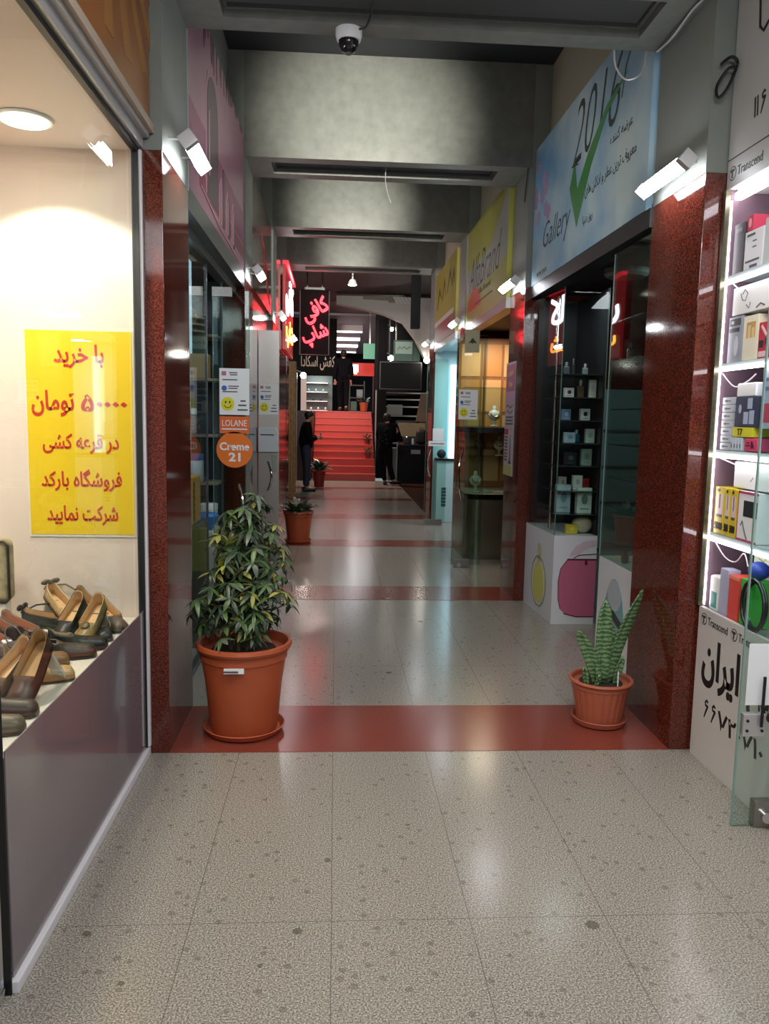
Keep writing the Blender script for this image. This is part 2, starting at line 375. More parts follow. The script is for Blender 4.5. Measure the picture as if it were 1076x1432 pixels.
# dome camera
t = thing('dome_camera', 'white dome security camera under the first ceiling beam', 'camera', (.04, 4.115, 3.464))
MB().lathe([(.065, 0), (.065, -.03), (.058, -.05), (.05, -.052)], 28).obj('housing', WHITE, t)
MB().lathe([(.05, -.052), (.048, -.075), (.036, -.096), (.018, -.106), (.002, -.108)], 24).obj('dome', mat('smoked_dome', '#1b1c20', .06), t)
MB().lathe([(.018, -.1), (.016, -.112)], 14).obj('lens', mat('lens', '#55585e', .1), t)
def cable(name, label, pts, r=.006, m=None):
    q = []
    P = [Vector(p) for p in pts]
    for i in range(len(P)-1):
        a, b, c, e = P[max(i-1, 0)], P[i], P[i+1], P[min(i+2, len(P)-1)]
        for k in range(6):
            t = k/6; q.append(.5*((2*b)+(c-a)*t+(2*a-5*b+4*c-e)*t*t+(3*b-a-3*c+e)*t**3))
    q.append(P[-1])
    return tag(MB().tube(q, r, 6).obj(name, m or WHITE), label, 'cable')
cable('cable', 'thin grey cable running up the first right pillar head to the ceiling', [(1.61, 4.16, 3.456), (1.60, 3.95, 3.43), (1.60, 3.75, 3.452), (1.60, 3.56, 3.455), (1.60, 3.5, 3.6), (1.6, 3.45, 3.99)], .006, ALU)
cable('cable', 'pale cable loop hanging from the first beam in front of the blue sign', [(1.40, 4.2, 3.47), (1.42, 4.22, 3.40), (1.48, 4.22, 3.34), (1.55, 4.2, 3.37), (1.56, 4.18, 3.46)], .006, ALU)
cable('cable', 'dark coiled wire end sticking out beside the white header sign', [(1.66, 3.55, 3.14), (1.70, 3.54, 3.17), (1.725, 3.53, 3.14), (1.69, 3.53, 3.04), (1.655, 3.54, 3.0), (1.65, 3.55, 3.05), (1.69, 3.54, 3.12), (1.72, 3.52, 3.12)], .007, BLACK)
cable('cable', 'short black cable from the dome camera to the vent', [(.09, 4.07, 3.45), (.12, 4.05, 3.452), (.14, 4.0, 3.48), (.15, 3.96, 3.52)], .005, BLACK)

cable('wire', 'loose grey wire ends hanging from the second ceiling beam', [(.40, 7.0, 3.70), (.40, 7.02, 3.60), (.42, 7.03, 3.50), (.45, 7.03, 3.42)], .004, ALU)
cable('cable', 'dark cables running up the second pillar head beside the yellow sign', [(1.575, 6.85, 3.42), (1.57, 6.8, 3.52), (1.565, 6.74, 3.60), (1.56, 6.71, 3.655)], .006, flat('#3c3c3a'))
# ------------------------------------------------------------------ left shoe showcase (window_1)
GX, SY0, SY1, ST = -.865, 2.03, 3.575, 2.69
sbox('wall_showcase_back', CREAM, -2.3, GX-.004, SY1, SY1+.004, .60, 2.72)
sbox('wall_showcase_side', CREAM, -2.34, -2.3, SY0, SY1, .0, 2.72)
sbox('ceiling_showcase', CREAM, -2.3, GX-.02, SY0, SY1, ST, ST+.03)
plat = tag(MB().box(-2.29, GX-.012, SY0+.02, SY1-.003, 0, .655, bev=.003).obj('display_platform', mat('platform_white', '#ddd5cb', .4)), 'white shoe display platform behind the mauve panel', 'platform')
t = thing('window_1', 'frame', 'window'); del t['label'], t['category']; t['kind'] = 'structure'
MB().box(GX-.006, GX+.002, SY0, SY1-.02, .05, ST).obj('glass_pane', GLASS, t, smooth=False)
MB().box(GX+.003, GX+.007, SY0+.004, SY1-.03, .05, .69).obj('lower_panel', MAUVE, t, smooth=False)
m = MB(); m.box(GX-.03, GX+.022, SY0, SY1, 0, .036, bev=.004); m.box(GX-.02, GX+.025, SY1-.022, SY1, .045, ST); m.obj('bottom_rail', WALU, t)
m = MB(); m.box(GX-.015, GX+.014, SY1-.034, SY1-.022, .045, ST); m.box(GX-.012, GX+.012, SY0, SY1, ST-.012, ST+.01); m.box(GX-.016, GX+.004, SY0-.006, SY0, 0, ST); m.obj('seal', SEAL, t)
m = MB(); m.box(GX-.03, GX+.03, SY0-.2, SY1, ST+.01, ST+.055); m.box(GX-.02, GX+.055, SY0-.2, SY1, ST+.055, ST+.075); m.obj('top_rail', ALU, t)
sbox('trim_8', mat('beige_fascia', '#a8988a', .5), GX-.03, GX+.075, 1.0, 3.578, ST+.075, 2.80)
sbox('wall_left_header', PLAS2, -3, GX+.04, -.5, 3.578, 2.80, 4.0)
sbox('wall_showcase_end', mat('pale_end_panel', '#c6ccd0', .4), -2.3, GX-.03, SY0-.012, SY0-.002, .12, .66)
sbox('baseboard_showcase', mat('teal_base', '#56666a', .4), -2.3, GX-.03, SY0-.014, SY0-.002, 0, .12)
MB().box(-.93, -.87, SY0-.05, SY0-.018, .0, .035, bev=.004).obj('glass_clamp', CHROME, t)
# orange sign board above
t = thing('shop_sign', 'brown and orange sunburst sign board above the shoe showcase', 'sign', (GX+.042, 3.565, 2.802))
MB().box(0, .02, -2.3, 0, .0, 1.15).obj('board', mat('sunburst_board', '#8a5527', .35, var=.25, vscale=2.5), t)
m = MB(); M = FL(.02, -.60, 0)
for k in range(11):
    a = R(200+k*14); m.poly(M, [(0, .75), (1.1*math.cos(a-.05), .75+1.1*math.sin(a-.05)*.6), (1.1*math.cos(a+.05), .75+1.1*math.sin(a+.05)*.6)], .0015)
m.disc(M, 0, .72, .09, .12, .003, 1); m.obj('sunburst', [flat('#9c6a30', .4), flat('#4a2a14', .4)], t)
# downlight
LX, LY = -1.20, 3.24
t = thing('ceiling_downlight', 'round warm downlight in the shoe showcase ceiling', 'lamp', (LX, LY, ST))
MB().lathe([(.095, 0), (.105, -.004), (.1, -.012), (.085, -.012)], 32).obj('rim', WHITE, t)
MB().lathe([(.084, -.008), (.084, -.016), (.05, -.02)], 32).obj('diffuser', WARM, t)
light('downlight_light', 'SPOT', (LX, LY, ST-.03), 72, (1, .86, .71), (LX+.02, LY+.12, 0), .05, angle=112, blend=.14)
light('showcase_light', 'AREA', (-1.5, 2.4, ST-.02), 30, (1, .86, .74), (-1.5, 2.6, 0), .3)
# yellow poster
t = thing('poster', 'bright yellow poster with five lines of red Persian writing', 'poster', (-1.125, 3.57, 1.035))
PW, PH = .455, .895
MB().box(-PW/2, PW/2, -.003, 0, 0, PH).obj('sheet', mat('yellow_sheet', '#ecc71d', .45), t)
m = MB(); M = FF(0, -.003, 0)
for (s, y, wd, h) in ((fa('با خرید'), .785, .215, .105), ('', 0, 0, 0), (fa('در قرعه کشی'), .405, .33, .09), (fa('فروشگاه بارکد'), .243, .35, .10), (fa('شرکت نمایید'), .085, .31, .09)):
    if s: m.text(M, s, .0, y, h, wd, bold=.022)
m.text(M, fa('تومان'), -.115, .58, .115, .185, bold=.025); m.text(M, '۵۰۰۰۰', .105, .585, .075, .2, bold=.03)
m.obj('lettering', flat('#c42a1c'), t)
m = MB(); m.box(-PW/2-.006, PW/2+.006, -.0005, .0, -.012, PH+.012); m.obj('clear_sleeve', mat('clear_sleeve', '#efe6d2', .3), t)

# shoes -------------------------------------------------------------
def shoe(name, label, loc, yaw, up, ins, sole=None, L=.25, heel=.012, pitch=0, roll=0, bow=None, orn=None, closed=False, ankle=False, group=None):
    W = L*.34
    t = thing(name, label, 'shoe', loc, 0, group)
    t.rotation_euler = (R(roll), R(-pitch), yaw); t.location.z += L*.5*math.sin(R(abs(pitch)))
    def wdt(u):   # half width along the length, heel 0 .. toe 1
        return W*.5*(.62+.38*math.sin(min(u, 1)*math.pi*.62+.1))*(math.sqrt(max(0, 1-((u-.9)/.1)**2)) if u > .9 else 1)*(math.sqrt(max(0, 1-((.1-u)/.1)**2)) if u < .1 else 1)
    def base(u): return .004+heel*max(0, 1-u/.62)**1.2
    us = [.004, .02, .05, .1, .18, .28, .38, .48, .56, .63, .7, .78, .85, .91, .95, .98, .996]
    op = .60 if not closed else .42
    outer = MB(); n = 9
    prev = None; prevc = None
    for u in us:
        hw = max(wdt(u), .002); zb = base(u); hh = .052-.016*u if not closed else .07-.03*u
        if u < .12: hh += .018*(1-u/.12)
        if ankle: hh += .014*max(0, 1-u*1.6)
        x = (u-.5)*L; row = []
        o = 1 if u <= op else max(0, 1-(u-op)/.09)     # opening at the top
        if u > .9: hh *= max(.35, math.sqrt(max(.05, 1-((u-.9)/.105)**2)))
        for k in range(n):
            a = math.pi*k/(n-1)
            if k < 4 or k > 4:
                s = -1 if k < 4 else 1
                kk = k if k < 4 else 8-k
                yy = (hw*(1-.04*kk)) if o > .5 else hw*math.cos(a)*s*-1*-1
            if o > .5:
                fr = (0, .45, .85, 1.0)[kk if k != 4 else 3]
                y = (-1 if k < 4 else 1)*hw*(1-.1*fr*fr); z = zb+hh*fr
                if k == 4: y = hw*.9; z = zb+hh
                row.append((x, y, z))
            else:
                y = -hw*math.cos(a); z = zb+hh*(math.sin(a)**.75)
                row.append((x, y, z))
        v = [outer.bm.verts.new(p) for p in row]
        if prev:
            for k in range(n-1):
                if o > .5 and k == 3: continue
                outer.bm.faces.new((prev[k], prev[k+1], v[k+1], v[k]))
        else:
            # heel counter closes the back
            outer.bm.faces.new([v[0], v[1], v[7], v[8]]); outer.bm.faces.new([v[1], v[2], v[6], v[7]]); outer.bm.faces.new([v[2], v[3], v[5], v[6]])
        prev = v
    uo = outer.obj('upper', [up, ins], t)
    md = uo.modifiers.new('thickness', 'SOLIDIFY'); md.thickness = .004; md.offset = -1; md.material_offset = 1; md.material_offset_rim = 0
    m = MB(); A = [m.bm.verts.new(((u-.5)*L, -wdt(u)*.93, base(u)+.004)) for u in us]; B = [m.bm.verts.new(((u-.5)*L, wdt(u)*.93, base(u)+.004)) for u in us]
    for i in range(len(us)-1): m.bm.faces.new((A[i], A[i+1], B[i+1], B[i]))
    m.obj('insole', ins, t)
    m = MB(); ring = []
    for u in us:
        ring.append([m.bm.verts.new(p) for p in (((u-.5)*L, -wdt(u)*1.03, base(u)-.004), ((u-.5)*L, wdt(u)*1.03, base(u)-.004), ((u-.5)*L, wdt(u)*1.03, base(u)+.003), ((u-.5)*L, -wdt(u)*1.03, base(u)+.003))])
    for a, b in zip(ring, ring[1:]):
        for k in range(4): m.bm.faces.new((a[k], a[(k+1) % 4], b[(k+1) % 4], b[k]))
    m.bm.faces.new(ring[0]); m.bm.faces.new(ring[-1][::-1])
    if heel > .004: m.box(-.5*L+.012, -.5*L+.06, -W*.26, W*.26, -.0, base(.1)+.001)
    m.obj('sole', sole or BLACK, t)
    if pitch:
        m = MB(); hz = L*math.sin(R(-pitch)); m.box(-L*.40, -L*.36, -.02, .02, -.004-hz*.86/math.cos(R(pitch)), -.002); m.obj('riser', mat('clear_riser', '#d8cfc2', .15), t)
    if bow:
        m = MB(); X = -.5*L+.006; Z = base(0)+.058
        for s in (-1, 1): m.ball((X-.004, s*.022, Z+.008), (.008, .024, .014)); 
        m.ball((X-.004, 0, Z+.004), .009); m.tube([(X, .02, Z-.012), (X+.03, .055, Z+.004), (X+.09, .065, Z+.01)], .004); m.tube([(X, -.02, Z-.012), (X+.02, -.04, Z-.01)], .004)
        m.obj('bow', bow, t)
    if orn:
        m = MB(); xo = (op+.04-.5)*L; zo = base(.6)+.045
        if orn[0] == 'disc': m.lathe([(.019, 0), (.019, .006), (.012, .011)], 18, (xo+.015, 0, zo-.006)); 
        else:
            for k in range(5): m.ball((xo+.012+.012*math.cos(k*1.257), .012*math.sin(k*1.257), zo-.002), .008, n=8, m=6)
        m.obj('ornament', orn[1], t)
    return t
def leather(h): return mat('leather_'+h.strip('#'), h, .38, var=.1, vscale=60)
TAN = mat('tan_insole', '#c59a68', .5); PALE = mat('pale_insole', '#d9b183', .5)
PT = .655
G = 'women\'s flat shoes on the display platform'
SH = [  # label, x, y, yaw, upper, lining, extras
 ('long black flat shoe with a bow at its heel, back of the display', (-1.21, 3.40), -6, '#191a1d', TAN, dict(bow=leather('#17181b'), L=.27)),
 ('beige flat shoe with a grey bow on its raised heel, behind the black bow shoe', (-1.20, 3.475), -38, '#c9a877', PALE, dict(bow=leather('#6d6153'), L=.24, pitch=-24)),
 ('tan lined flat shoe with raised heel, back row near the poster', (-1.065, 3.465), -32, '#3b2f26', TAN, dict(L=.23, pitch=-20)),
 ('beige lined flat shoe at the pillar end of the back row', (-0.96, 3.375), -46, '#5a4838', PALE, dict(L=.22, pitch=-14)),
 ('black quilted shoe beside the glass in the pillar corner', (-0.955, 3.25), -70, '#24242b', TAN, dict(L=.2)),
 ('black flat shoe with tan lining, heel up and toe to the viewer', (-1.075, 3.23), -104, '#1b1a1a', PALE, dict(L=.23, pitch=-30)),
 ('olive flat shoe with a round toe spot, heel up near the glass', (-0.985, 3.21), -100, '#8b7245', PALE, dict(L=.23, pitch=-28, orn=('disc', leather('#5b4b28')))),
 ('rose lined brown shoe, farthest of the three parallel ones', (-1.24, 3.17), -22, '#5a4030', mat('rose_insole', '#b98062', .5), dict(L=.24, pitch=-9)),
 ('rose lined brown shoe, middle of the three parallel ones', (-1.25, 3.08), -24, '#3a2a24', mat('rose_insole', '#b98062', .5), dict(L=.24, pitch=-10)),
 ('rose lined shoe with a white flower, nearest of the three parallel ones', (-1.27, 2.98), -28, '#4a3530', mat('rose_insole', '#b98062', .5), dict(L=.24, pitch=-10, orn=('flower', WHITE))),
 ('black court shoe with a low vamp in the middle of the display', (-1.13, 3.06), -14, '#1d1715', mat('dark_lining', '#3b241b', .5), dict(L=.22)),
 ('dark brown loafer lying beside the glass, mid display', (-1.01, 2.95), 20, '#332420', mat('dark_lining', '#3b241b', .5), dict(L=.23, closed=True)),
 ('black flat shoe with a pale edge behind the dark brown loafer', (-0.99, 3.05), 24, '#191518', PALE, dict(L=.22, closed=True)),
 ('bronze open shoe with a dark mouth turned to the viewer', (-1.07, 2.84), 28, '#6b5232', mat('dark_lining', '#3b241b', .5), dict(L=.22, closed=True)),
 ('grey suede loafer with a round cream badge', (-1.17, 2.93), -55, '#4b4450', mat('dark_lining', '#3b241b', .5), dict(L=.24, closed=True, orn=('disc', mat('cream_badge', '#d8cdb4', .4)))),
 ('beige flat shoe with dark lining, lying below the bronze one', (-1, 2.68), 24, '#b08a58', mat('lining_black', '#2a2024', .5), dict(L=.22, closed=True)),
 ('brown flat shoe standing heel up by the glass', (-0.965, 2.52), -100, '#4a2b20', TAN, dict(L=.25, pitch=-38)),
 ('pale lined brown shoe beside the heel-up brown one', (-1.05, 2.54), -112, '#6b4c36', PALE, dict(L=.25, pitch=-26)),
 ('dark green slipper with a grey ring edge, left of the beige shoe', (-1.12, 2.68), -115, '#262b26', mat('grey_lining', '#6f6a60', .5), dict(L=.24)),
 ('dark brown slipper with a fold in the front part of the display', (-1.01, 2.36), 14, '#33241d', TAN, dict(L=.23, closed=True)),
 ('olive brown loafer with a pink bead nearest the front glass edge', (-1, 2.23), 16, '#564c3c', mat('dark_lining', '#3b241b', .5), dict(L=.23, closed=True, orn=('disc', mat('pink_bead', '#c59a94', .3)))),
 ('brown slipper with a pink button behind the olive loafer', (-1.15, 2.36), 20, '#51402f', TAN, dict(L=.22, orn=('disc', mat('pink_bead', '#c59a94', .3)))),
]
for (lab, (x, y), yaw, up_, ins_, kw) in SH:
    shoe('flat_shoe', lab, (x, y, PT+.002), R(yaw), leather(up_), ins_, group=G, **kw)
t = thing('handbag', 'green and tan patterned handbag with dark piping at the showcase left', 'bag', (-1.465, 3.4, PT), R(8))
MB().box(-.09, .09, -.05, .05, .11, .38, bev=.03, seg=3).obj('body', mat('patterned_fabric', '#9a8c6c', .6, var=.45, vscale=22), t)
m = MB(); m.tube([(-.085, -.05, .13), (-.085, -.05, .36), (-.07, -.05, .375), (.07, -.05, .375), (.085, -.05, .36), (.085, -.05, .13), (.07, -.05, .115), (-.07, -.05, .115)], .006); m.obj('piping', BLACK, t)
MB().box(-.07, .07, -.045, .045, 0, .11, bev=.01).obj('stand', mat('clear_stand', '#d8d0c6', .2), t)

# ------------------------------------------------------------------ left bay with the pink sign
y0, y1 = PY[0][1], PY[1][0]
sbox('wall_left_shop', DKWALL, -3, -.92, y1-.02, y1-.004, 0, 2.7)
sbox('ceiling_left_shop', DKWALL, -3, -.9, y0, y1, 2.66, 2.72)
t = thing('window_2', '', ''); del t['label'], t['category']; t['kind'] = 'structure'
MB().box(-.868, -.860, y0, 5.38, .04, 2.56).obj('glass_pane', GLASS, t, smooth=False)
MB().box(-.868, -.860, 6.1, y1, .04, 2.56).obj('glass_pane', GLASS, t, smooth=False)
m = MB(); m.box(-.90, -.83, y0, y1, 2.56, 2.62); m.box(-.89, -.765, y0, y1, 2.62, 2.735); m.obj('header', mat('header_steel', '#6e7678', .3, .6), t)
m = MB(); m.box(-.872, -.858, 5.37, 5.385, 0, 2.56); m.box(-.872, -.858, 6.09, 6.105, 0, 2.56); m.box(-.885, -.845, y0, 5.37, 0, .04); m.obj('frame', mat('slim_frame', '#5c6466', .3, .6), t)
# pink sign
t = thing('shop_sign', 'tall pink and mauve sign board with dark silhouettes on the left wall', 'sign', (-.80, y0+.02, 2.74))
W_, H_ = y1-y0-.04, 1.08
MB().box(-.03, .03, 0, W_, 0, H_).obj('board', mat('pink_board', '#b57c95', .3, var=.08, vscale=2), t)
M = FL(.03, 0, 0); m = MB()
m.rect(M, 0, W_, .22, .46, .001, 1); m.rect(M, .4, W_, .10, .2, .001, 2)
def arch(mm, x, y, wd, h, mi, dz=.002): mm.poly(M, [(x, y), (x+wd, y), (x+wd, y+h)]+[(x+wd/2+wd/2*math.cos(R(a)), y+h+wd/2*math.sin(R(a))) for a in range(0, 181, 20)]+[(x, y+h)], dz, mi)
arch(m, .68, .12, .42, .52, 0); arch(m, 1.30, .08, .09, .34, 0, .003); arch(m, 1.56, .07, .08, .24, 0, .003); arch(m, 1.85, .06, .08, .18, 0, .003)
random.seed(3)
for k in range(26):
    x = random.uniform(0, W_*.93); l = random.uniform(.08, .34)*max(.25, 1.1-x/W_*1.2); m.poly(M, [(x, H_), (x+.05, H_), (x+.04, H_-l*.8), (x+.025, H_-l), (x+.01, H_-l*.8)], .002, 0)
m.obj('silhouettes', [flat('#5e4a55', .35), flat('#a0507a', .35), flat('#a04460', .35)], t)
m = MB()
m.stroke(M, [(.62, .12), (.62, .7), (.70, .82), (.76, .84)], .012, .005); m.stroke(M, [(.74, .25), (.74, .62)], .02, .005)
for x in (1.2, 1.5, 1.8): m.stroke(M, [(x-.05, .08), (x-.05, .3), (x, .36), (x+.04, .3), (x+.04, .08)], .01, .006)
m.stroke(M, [(.45, .11), (1.1, .05), (2.2, .02)], .012, .005)
m.obj('outlines', flat('#c9a9b0', .35), t)
sbox('trim_9', mat('pale_edge', '#98a6a8', .4), XL-.13, XL+.002, y0-.0, y0+.02, 2.70, 3.9)
# narrow posters on the inside of the glass edge
t = thing('window_poster', 'narrow pale blue backlit poster high inside the left shop window', 'poster', (-.90, 4.86, 1.95))
MB().box(-.01, .01, -.08, .14, .0, .55).obj('sheet', mat('blue_backlit', '#b8d4e4', .5, emit=.9, ecol='#a9cbe0', var=.35, vscale=25), t)
t = thing('window_poster', 'narrow strip of orange and white labels on the left shop window', 'poster', (-.90, 4.86, 1.3))
m = MB(); m.box(-.004, .004, -.07, .12, 0, .56)
for k in range(6): m.rect(FL(.004, 0, 0), -.06, .10, .03+k*.09, .09+k*.09, .001, 1+k % 2)
m.obj('sheet', [flat('#7a8a84'), flat('#c0562c'), flat('#d9dcd6')], t)
t = thing('window_poster', 'pale blue strip low inside the left shop window behind the plant', 'poster', (-.90, 4.86, .55))
MB().box(-.004, .004, -.06, .10, 0, .55).obj('sheet', flat('#8fb2c4'), t)
light('left_shop_lamp', 'AREA', (-1.7, 5.2, 2.6), 14, (.85, .93, 1), (-1.6, 5.6, 0), .8)
# shelves seen through the glass
t = thing('display_shelf', 'dark shelf unit inside the left shop behind glass', 'shelf', (-1.35, 6.4, 0))
m = MB(); m.box(-.62, .42, .27, .29, 0, 2.5); m.box(-.62, -.6, -.05, .27, 0, 2.5); m.obj('back_panel', mat('navy_panel', '#1d2430', .5), t)
for z in (.25, .66, 1.04, 1.42, 1.86, 2.2): MB().box(-.6, .42, -.08, .27, z-.02, z, bev=.003).obj('shelf_board', mat('shelf_wood', '#7c6f60', .5), t)
def tub(label, x, y, z, r, h, c, lid='#e8e8e8', g='jars and tubs in the left shop'):
    t = thing('jar', label, 'jar', (x, y, z+.001), group=g)
    MB().lathe([(r*.9, 0), (r, .01), (r, h*.75), (r*.96, h*.78)], 20).obj('body', flat(c), t)
    MB().lathe([(r*1.03, h*.78), (r*1.03, h), (r*.9, h+.004)], 20).obj('lid', flat(lid), t)
tub('tall white and blue tub on the lower shelf of the left shop', -1.12, 6.42, 1.04, .06, .22, '#cfd8e6', '#3a62a8')
tub('pale blue jar on the middle shelf of the left shop', -1.16, 6.4, 1.42, .05, .2, '#86aebf')
tub('white jar behind the pale blue jar in the left shop', -1.34, 6.42, 1.42, .05, .18, '#dfe0e0')
tub('white jar at the low shelf near the yellow box', -1.02, 6.42, .66, .07, .2, '#cdd6da')
t = tag(MB().box(-.09, .09, -.07, .07, 0, .19, bev=.004).obj('carton', flat('#9c8358'), loc=(-1.1, 6.42, 1.862)), 'brown carton on the upper shelf of the left shop', 'box')
t = thing('straw_hat_stack', 'stack of woven straw hats hanging high in the left shop', 'hats', (-1.17, 6.3, 2.202))
for k in range(3): MB().lathe([(.17, .0+k*.05), (.16, .015+k*.05), (.09, .02+k*.05), (.085, .08+k*.05), (.06, .1+k*.05)], 24).obj('hat', mat('straw', '#8f8064', .7, var=.3, vscale=90), t)
t = thing('handbag', 'yellow zigzag-edged box standing inside the left shop window', 'box', (-.96, 5.42, .842))
MB().box(-.05, .02, -.14, .14, 0, .32, bev=.01).obj('body', flat('#c99a35'), t)
m = MB()
for k in range(6): m.poly(FL(.02, -.14, 0), [(.0, .02+k*.045), (.05, .042+k*.045), (0, .064+k*.045)], .004)
m.obj('zigzag', BLACK, t)
t = tag(MB().box(-.12, .1, -.16, .16, 0, .84, bev=.005).obj('display_plinth', mat('plinth_dark', '#39423f', .4), loc=(-1.0, 5.42, 0)), 'dark display plinth inside the left shop window', 'plinth')
t = thing('toy_bowl', 'blue rounded bowl on a white foot inside the left shop window', 'bowl', (-.95, 5.8, .742))
m = MB(); m.lathe([(.05, 0), (.07, .03), (.10, .07), (.105, .1), (.08, .12), (.02, .13)], 24); m.obj('body', mat('blue_plastic', '#2e6fb0', .3), t)
t2 = tag(MB().box(-.12, .1, -.15, .2, 0, .74, bev=.005).obj('display_plinth', mat('plinth_white', '#b4bdb6', .4), loc=(-.97, 5.79, 0)), 'pale display plinth under the blue bowl in the left shop', 'plinth')
# open glass door of the pink sign shop
def pull(parent, x, y, z, L=.3, bow=.05, m=None, r=.011, ny=-1):
    pts = [(x+bow*.9*math.sin(math.pi*k/10), y+ny*(.012+.05*math.sin(math.pi*k/10)), z-L/2+L*k/10) for k in range(11)]
    return MB().tube(pts, r, 8).obj('handle', m or CHROME, parent)
t = thing('door_1', '', ''); del t['label'], t['category']; t['kind'] = 'structure'; t.location = (0, 5.42, 0)
MB().box(-.83, -.585, -.005, .005, .02, 2.40).obj('glass_leaf', GLASSG, t, smooth=False)
m = MB(); m.box(-.589, -.585, -.0055, .0055, .02, 2.4); m.box(-.83, -.826, -.0055, .0055, .02, 2.4); m.obj('glass_edge', GEDGE, t)
m = MB(); m.box(-.83, -.585, -.012, .012, .005, .06); m.box(-.83, -.70, -.012, .012, 2.36, 2.42); m.obj('patch_fitting', STEEL, t)
pull(t, -.655, -.004, .95, .32, .04)
def notice(loc, label, wd=.2, hh=.31):
    t = thing('notice_sheet', label, 'notice', loc, group='smiley notice sheets')
    MB().box(-wd/2, wd/2, -.002, 0, 0, hh).obj('sheet', PAPER, t)
    M = FF(0, -.002, 0); m = MB()
    m.disc(M, -.045*wd/.2, .073, .044, .046, .001, 0); face = m.obj('smiley_face', flat('#d9d21e'), t)
    m = MB(); M2 = FF(0, -.003, 0)
    for s in (-1, 1): m.disc(M2, -.045+s*.013, .085, .005, .009, .001, 0, 12)
    m.stroke(M2, [(-.07, .066), (-.06, .052), (-.045, .047), (-.03, .052), (-.02, .066)], .005, .001)
    m.obj('smiley_features', INK, face)
    m = MB()
    for (y, a, b) in ((.282, -.035, .02), (.268, -.03, .02), (.235, -.08, .02), (.192, -.04, .03), (.178, -.04, .02), (.155, -.08, .02)): m.rect(M, a, b, y-.004, y+.003, .001)
    for (y, a, b) in ((.095, .04, .075), (.066, .025, .08), (.035, .02, .088)): m.rect(M, a, b, y-.006, y+.004, .001)
    m.obj('printed_lines', flat('#4a4d52'), t)
    m = MB(); m.disc(M, -.068, .178, .018, None, .001); m.obj('blue_badge', flat('#3a64b8'), t)
    m = MB(); m.rect(M, -.085, -.055, .262, .29, .001); m.obj('camera_badge', flat('#b0687e'), t)
notice((-.685, 5.414, 1.58), 'white smiley notice above the orange sticker on the glass door')
t = thing('sticker', 'orange rectangular sticker with white word LOLANE on the glass door', 'sticker', (-.685, 5.414, 1.455))
MB().box(-.1, .1, -.002, 0, 0, .115).obj('sheet', flat('#d8682c'), t)
m = MB(); m.text(FF(0, -.002, 0), 'LOLANE', 0, .07, .042, .165, bold=.0); m.rect(FF(0, -.002, 0), -.085, .085, .025, .033); m.obj('lettering', PAPER, t)
t = thing('sticker', 'round orange sticker reading Creme 21 on the glass door', 'sticker', (-.685, 5.414, 1.345))
MB().disc(FF(0, 0, 0), 0, 0, .122, None, .002, 0, 48).obj('disc', flat('#e0701c'), t)
m = MB(); m.text(FF(0, -.002, 0), 'Creme', 0, .022, .055, .2, bold=.03); m.text(FF(0, -.002, 0), '21', 0, -.05, .06, .08, bold=.035); m.obj('lettering', PAPER, t)
t = tag(MB().box(-.075, .075, -.05, .05, 0, .30, bev=.004).obj('carton', flat('#d3a72c'), loc=(-.755, 5.57, .481)), 'yellow carton just behind the open glass door with the orange stickers', 'box')
t = tag(MB().box(-.09, .09, -.08, .08, 0, .479, bev=.006).obj('stool', mat('stool_wood', '#6b4a3a', .5), loc=(-.755, 5.57, 0)), 'small brown stand under the yellow carton', 'stand')

# ------------------------------------------------------------------ left bay two and three
y0, y1 = PY[1][1], PY[2][0]
sbox('wall_left_shopfront', mat('shopfront_dark', '#3a2a28', .12), -.95, -.80, y0, y1, 0, 2.74)
sbox('wall_left_far', mat('shopfront_dark2', '#3a1f1c', .1), -.95, -.762, PY[2][1], PY[3][0], 0, 2.74)
t = thing('door_2', '', ''); del t['label'], t['category']; t['kind'] = 'structure'; t.location = (0, 8.22, 0)
MB().box(-.797, -.585, -.015, .015, .02, 2.44, bev=.004).obj('steel_leaf', mat('satin_steel', '#b4aea8', .33, .7), t)
pull(t, -.695, -.012, .96, .3, .045)
MB().box(-.66, -.60, -.022, -.015, 1.0, 1.18, bev=.002).obj('lock_plate', mat('lock_plate', '#9aa69a', .3, .5), t)
notice((-.69, 8.203, 1.59), 'white smiley notice on the steel door leaf', .2)
t = thing('letter_box', 'pale grey chamfered box on the steel door leaf', 'box', (-.69, 8.204, 1.21))
m = MB(); m.poly(FF(0, 0, 0), [(-.10, 0), (.10, 0), (.10, .19), (.07, .245), (-.10, .245)], .05); m.obj('body', mat('pale_box', '#c3ccd2', .3), t)
MB().box(-.08, .06, -.054, -.05, .17, .18).obj('slot', BLACK, t)
# signs two and three on the left
t = thing('shop_sign', 'dark brown glossy sign with a red framed drawing, second on the left wall', 'sign', (-.80, y0+.03, 2.74))
MB().box(-.03, .03, 0, y1-y0-.06, 0, 1.0).obj('board', mat('brown_gloss', '#4d4038', .1), t)
m = MB(); M = FL(.03, 0, 0)
for (a, b) in (((.9, .65), (1.3, .55)), ((1.3, .55), (1.95, .1)), ((1.95, .1), (1.6, .2)), ((1.6, .2), (.9, .65)), ((1.05, .55), (1.8, .15)), ((1.2, .6), (1.75, .25))): m.stroke(M, [a, b], .03, .003)
m.obj('red_lines', flat('#b8302c', .3), t)
t = thing('shop_sign', 'plain dark glossy sign board, third on the left wall', 'sign', (-.80, PY[2][1]+.02, 2.74))
MB().box(-.03, .03, 0, .85, 0, 1.0).obj('board', mat('brown_gloss', '#4d4038', .1), t)
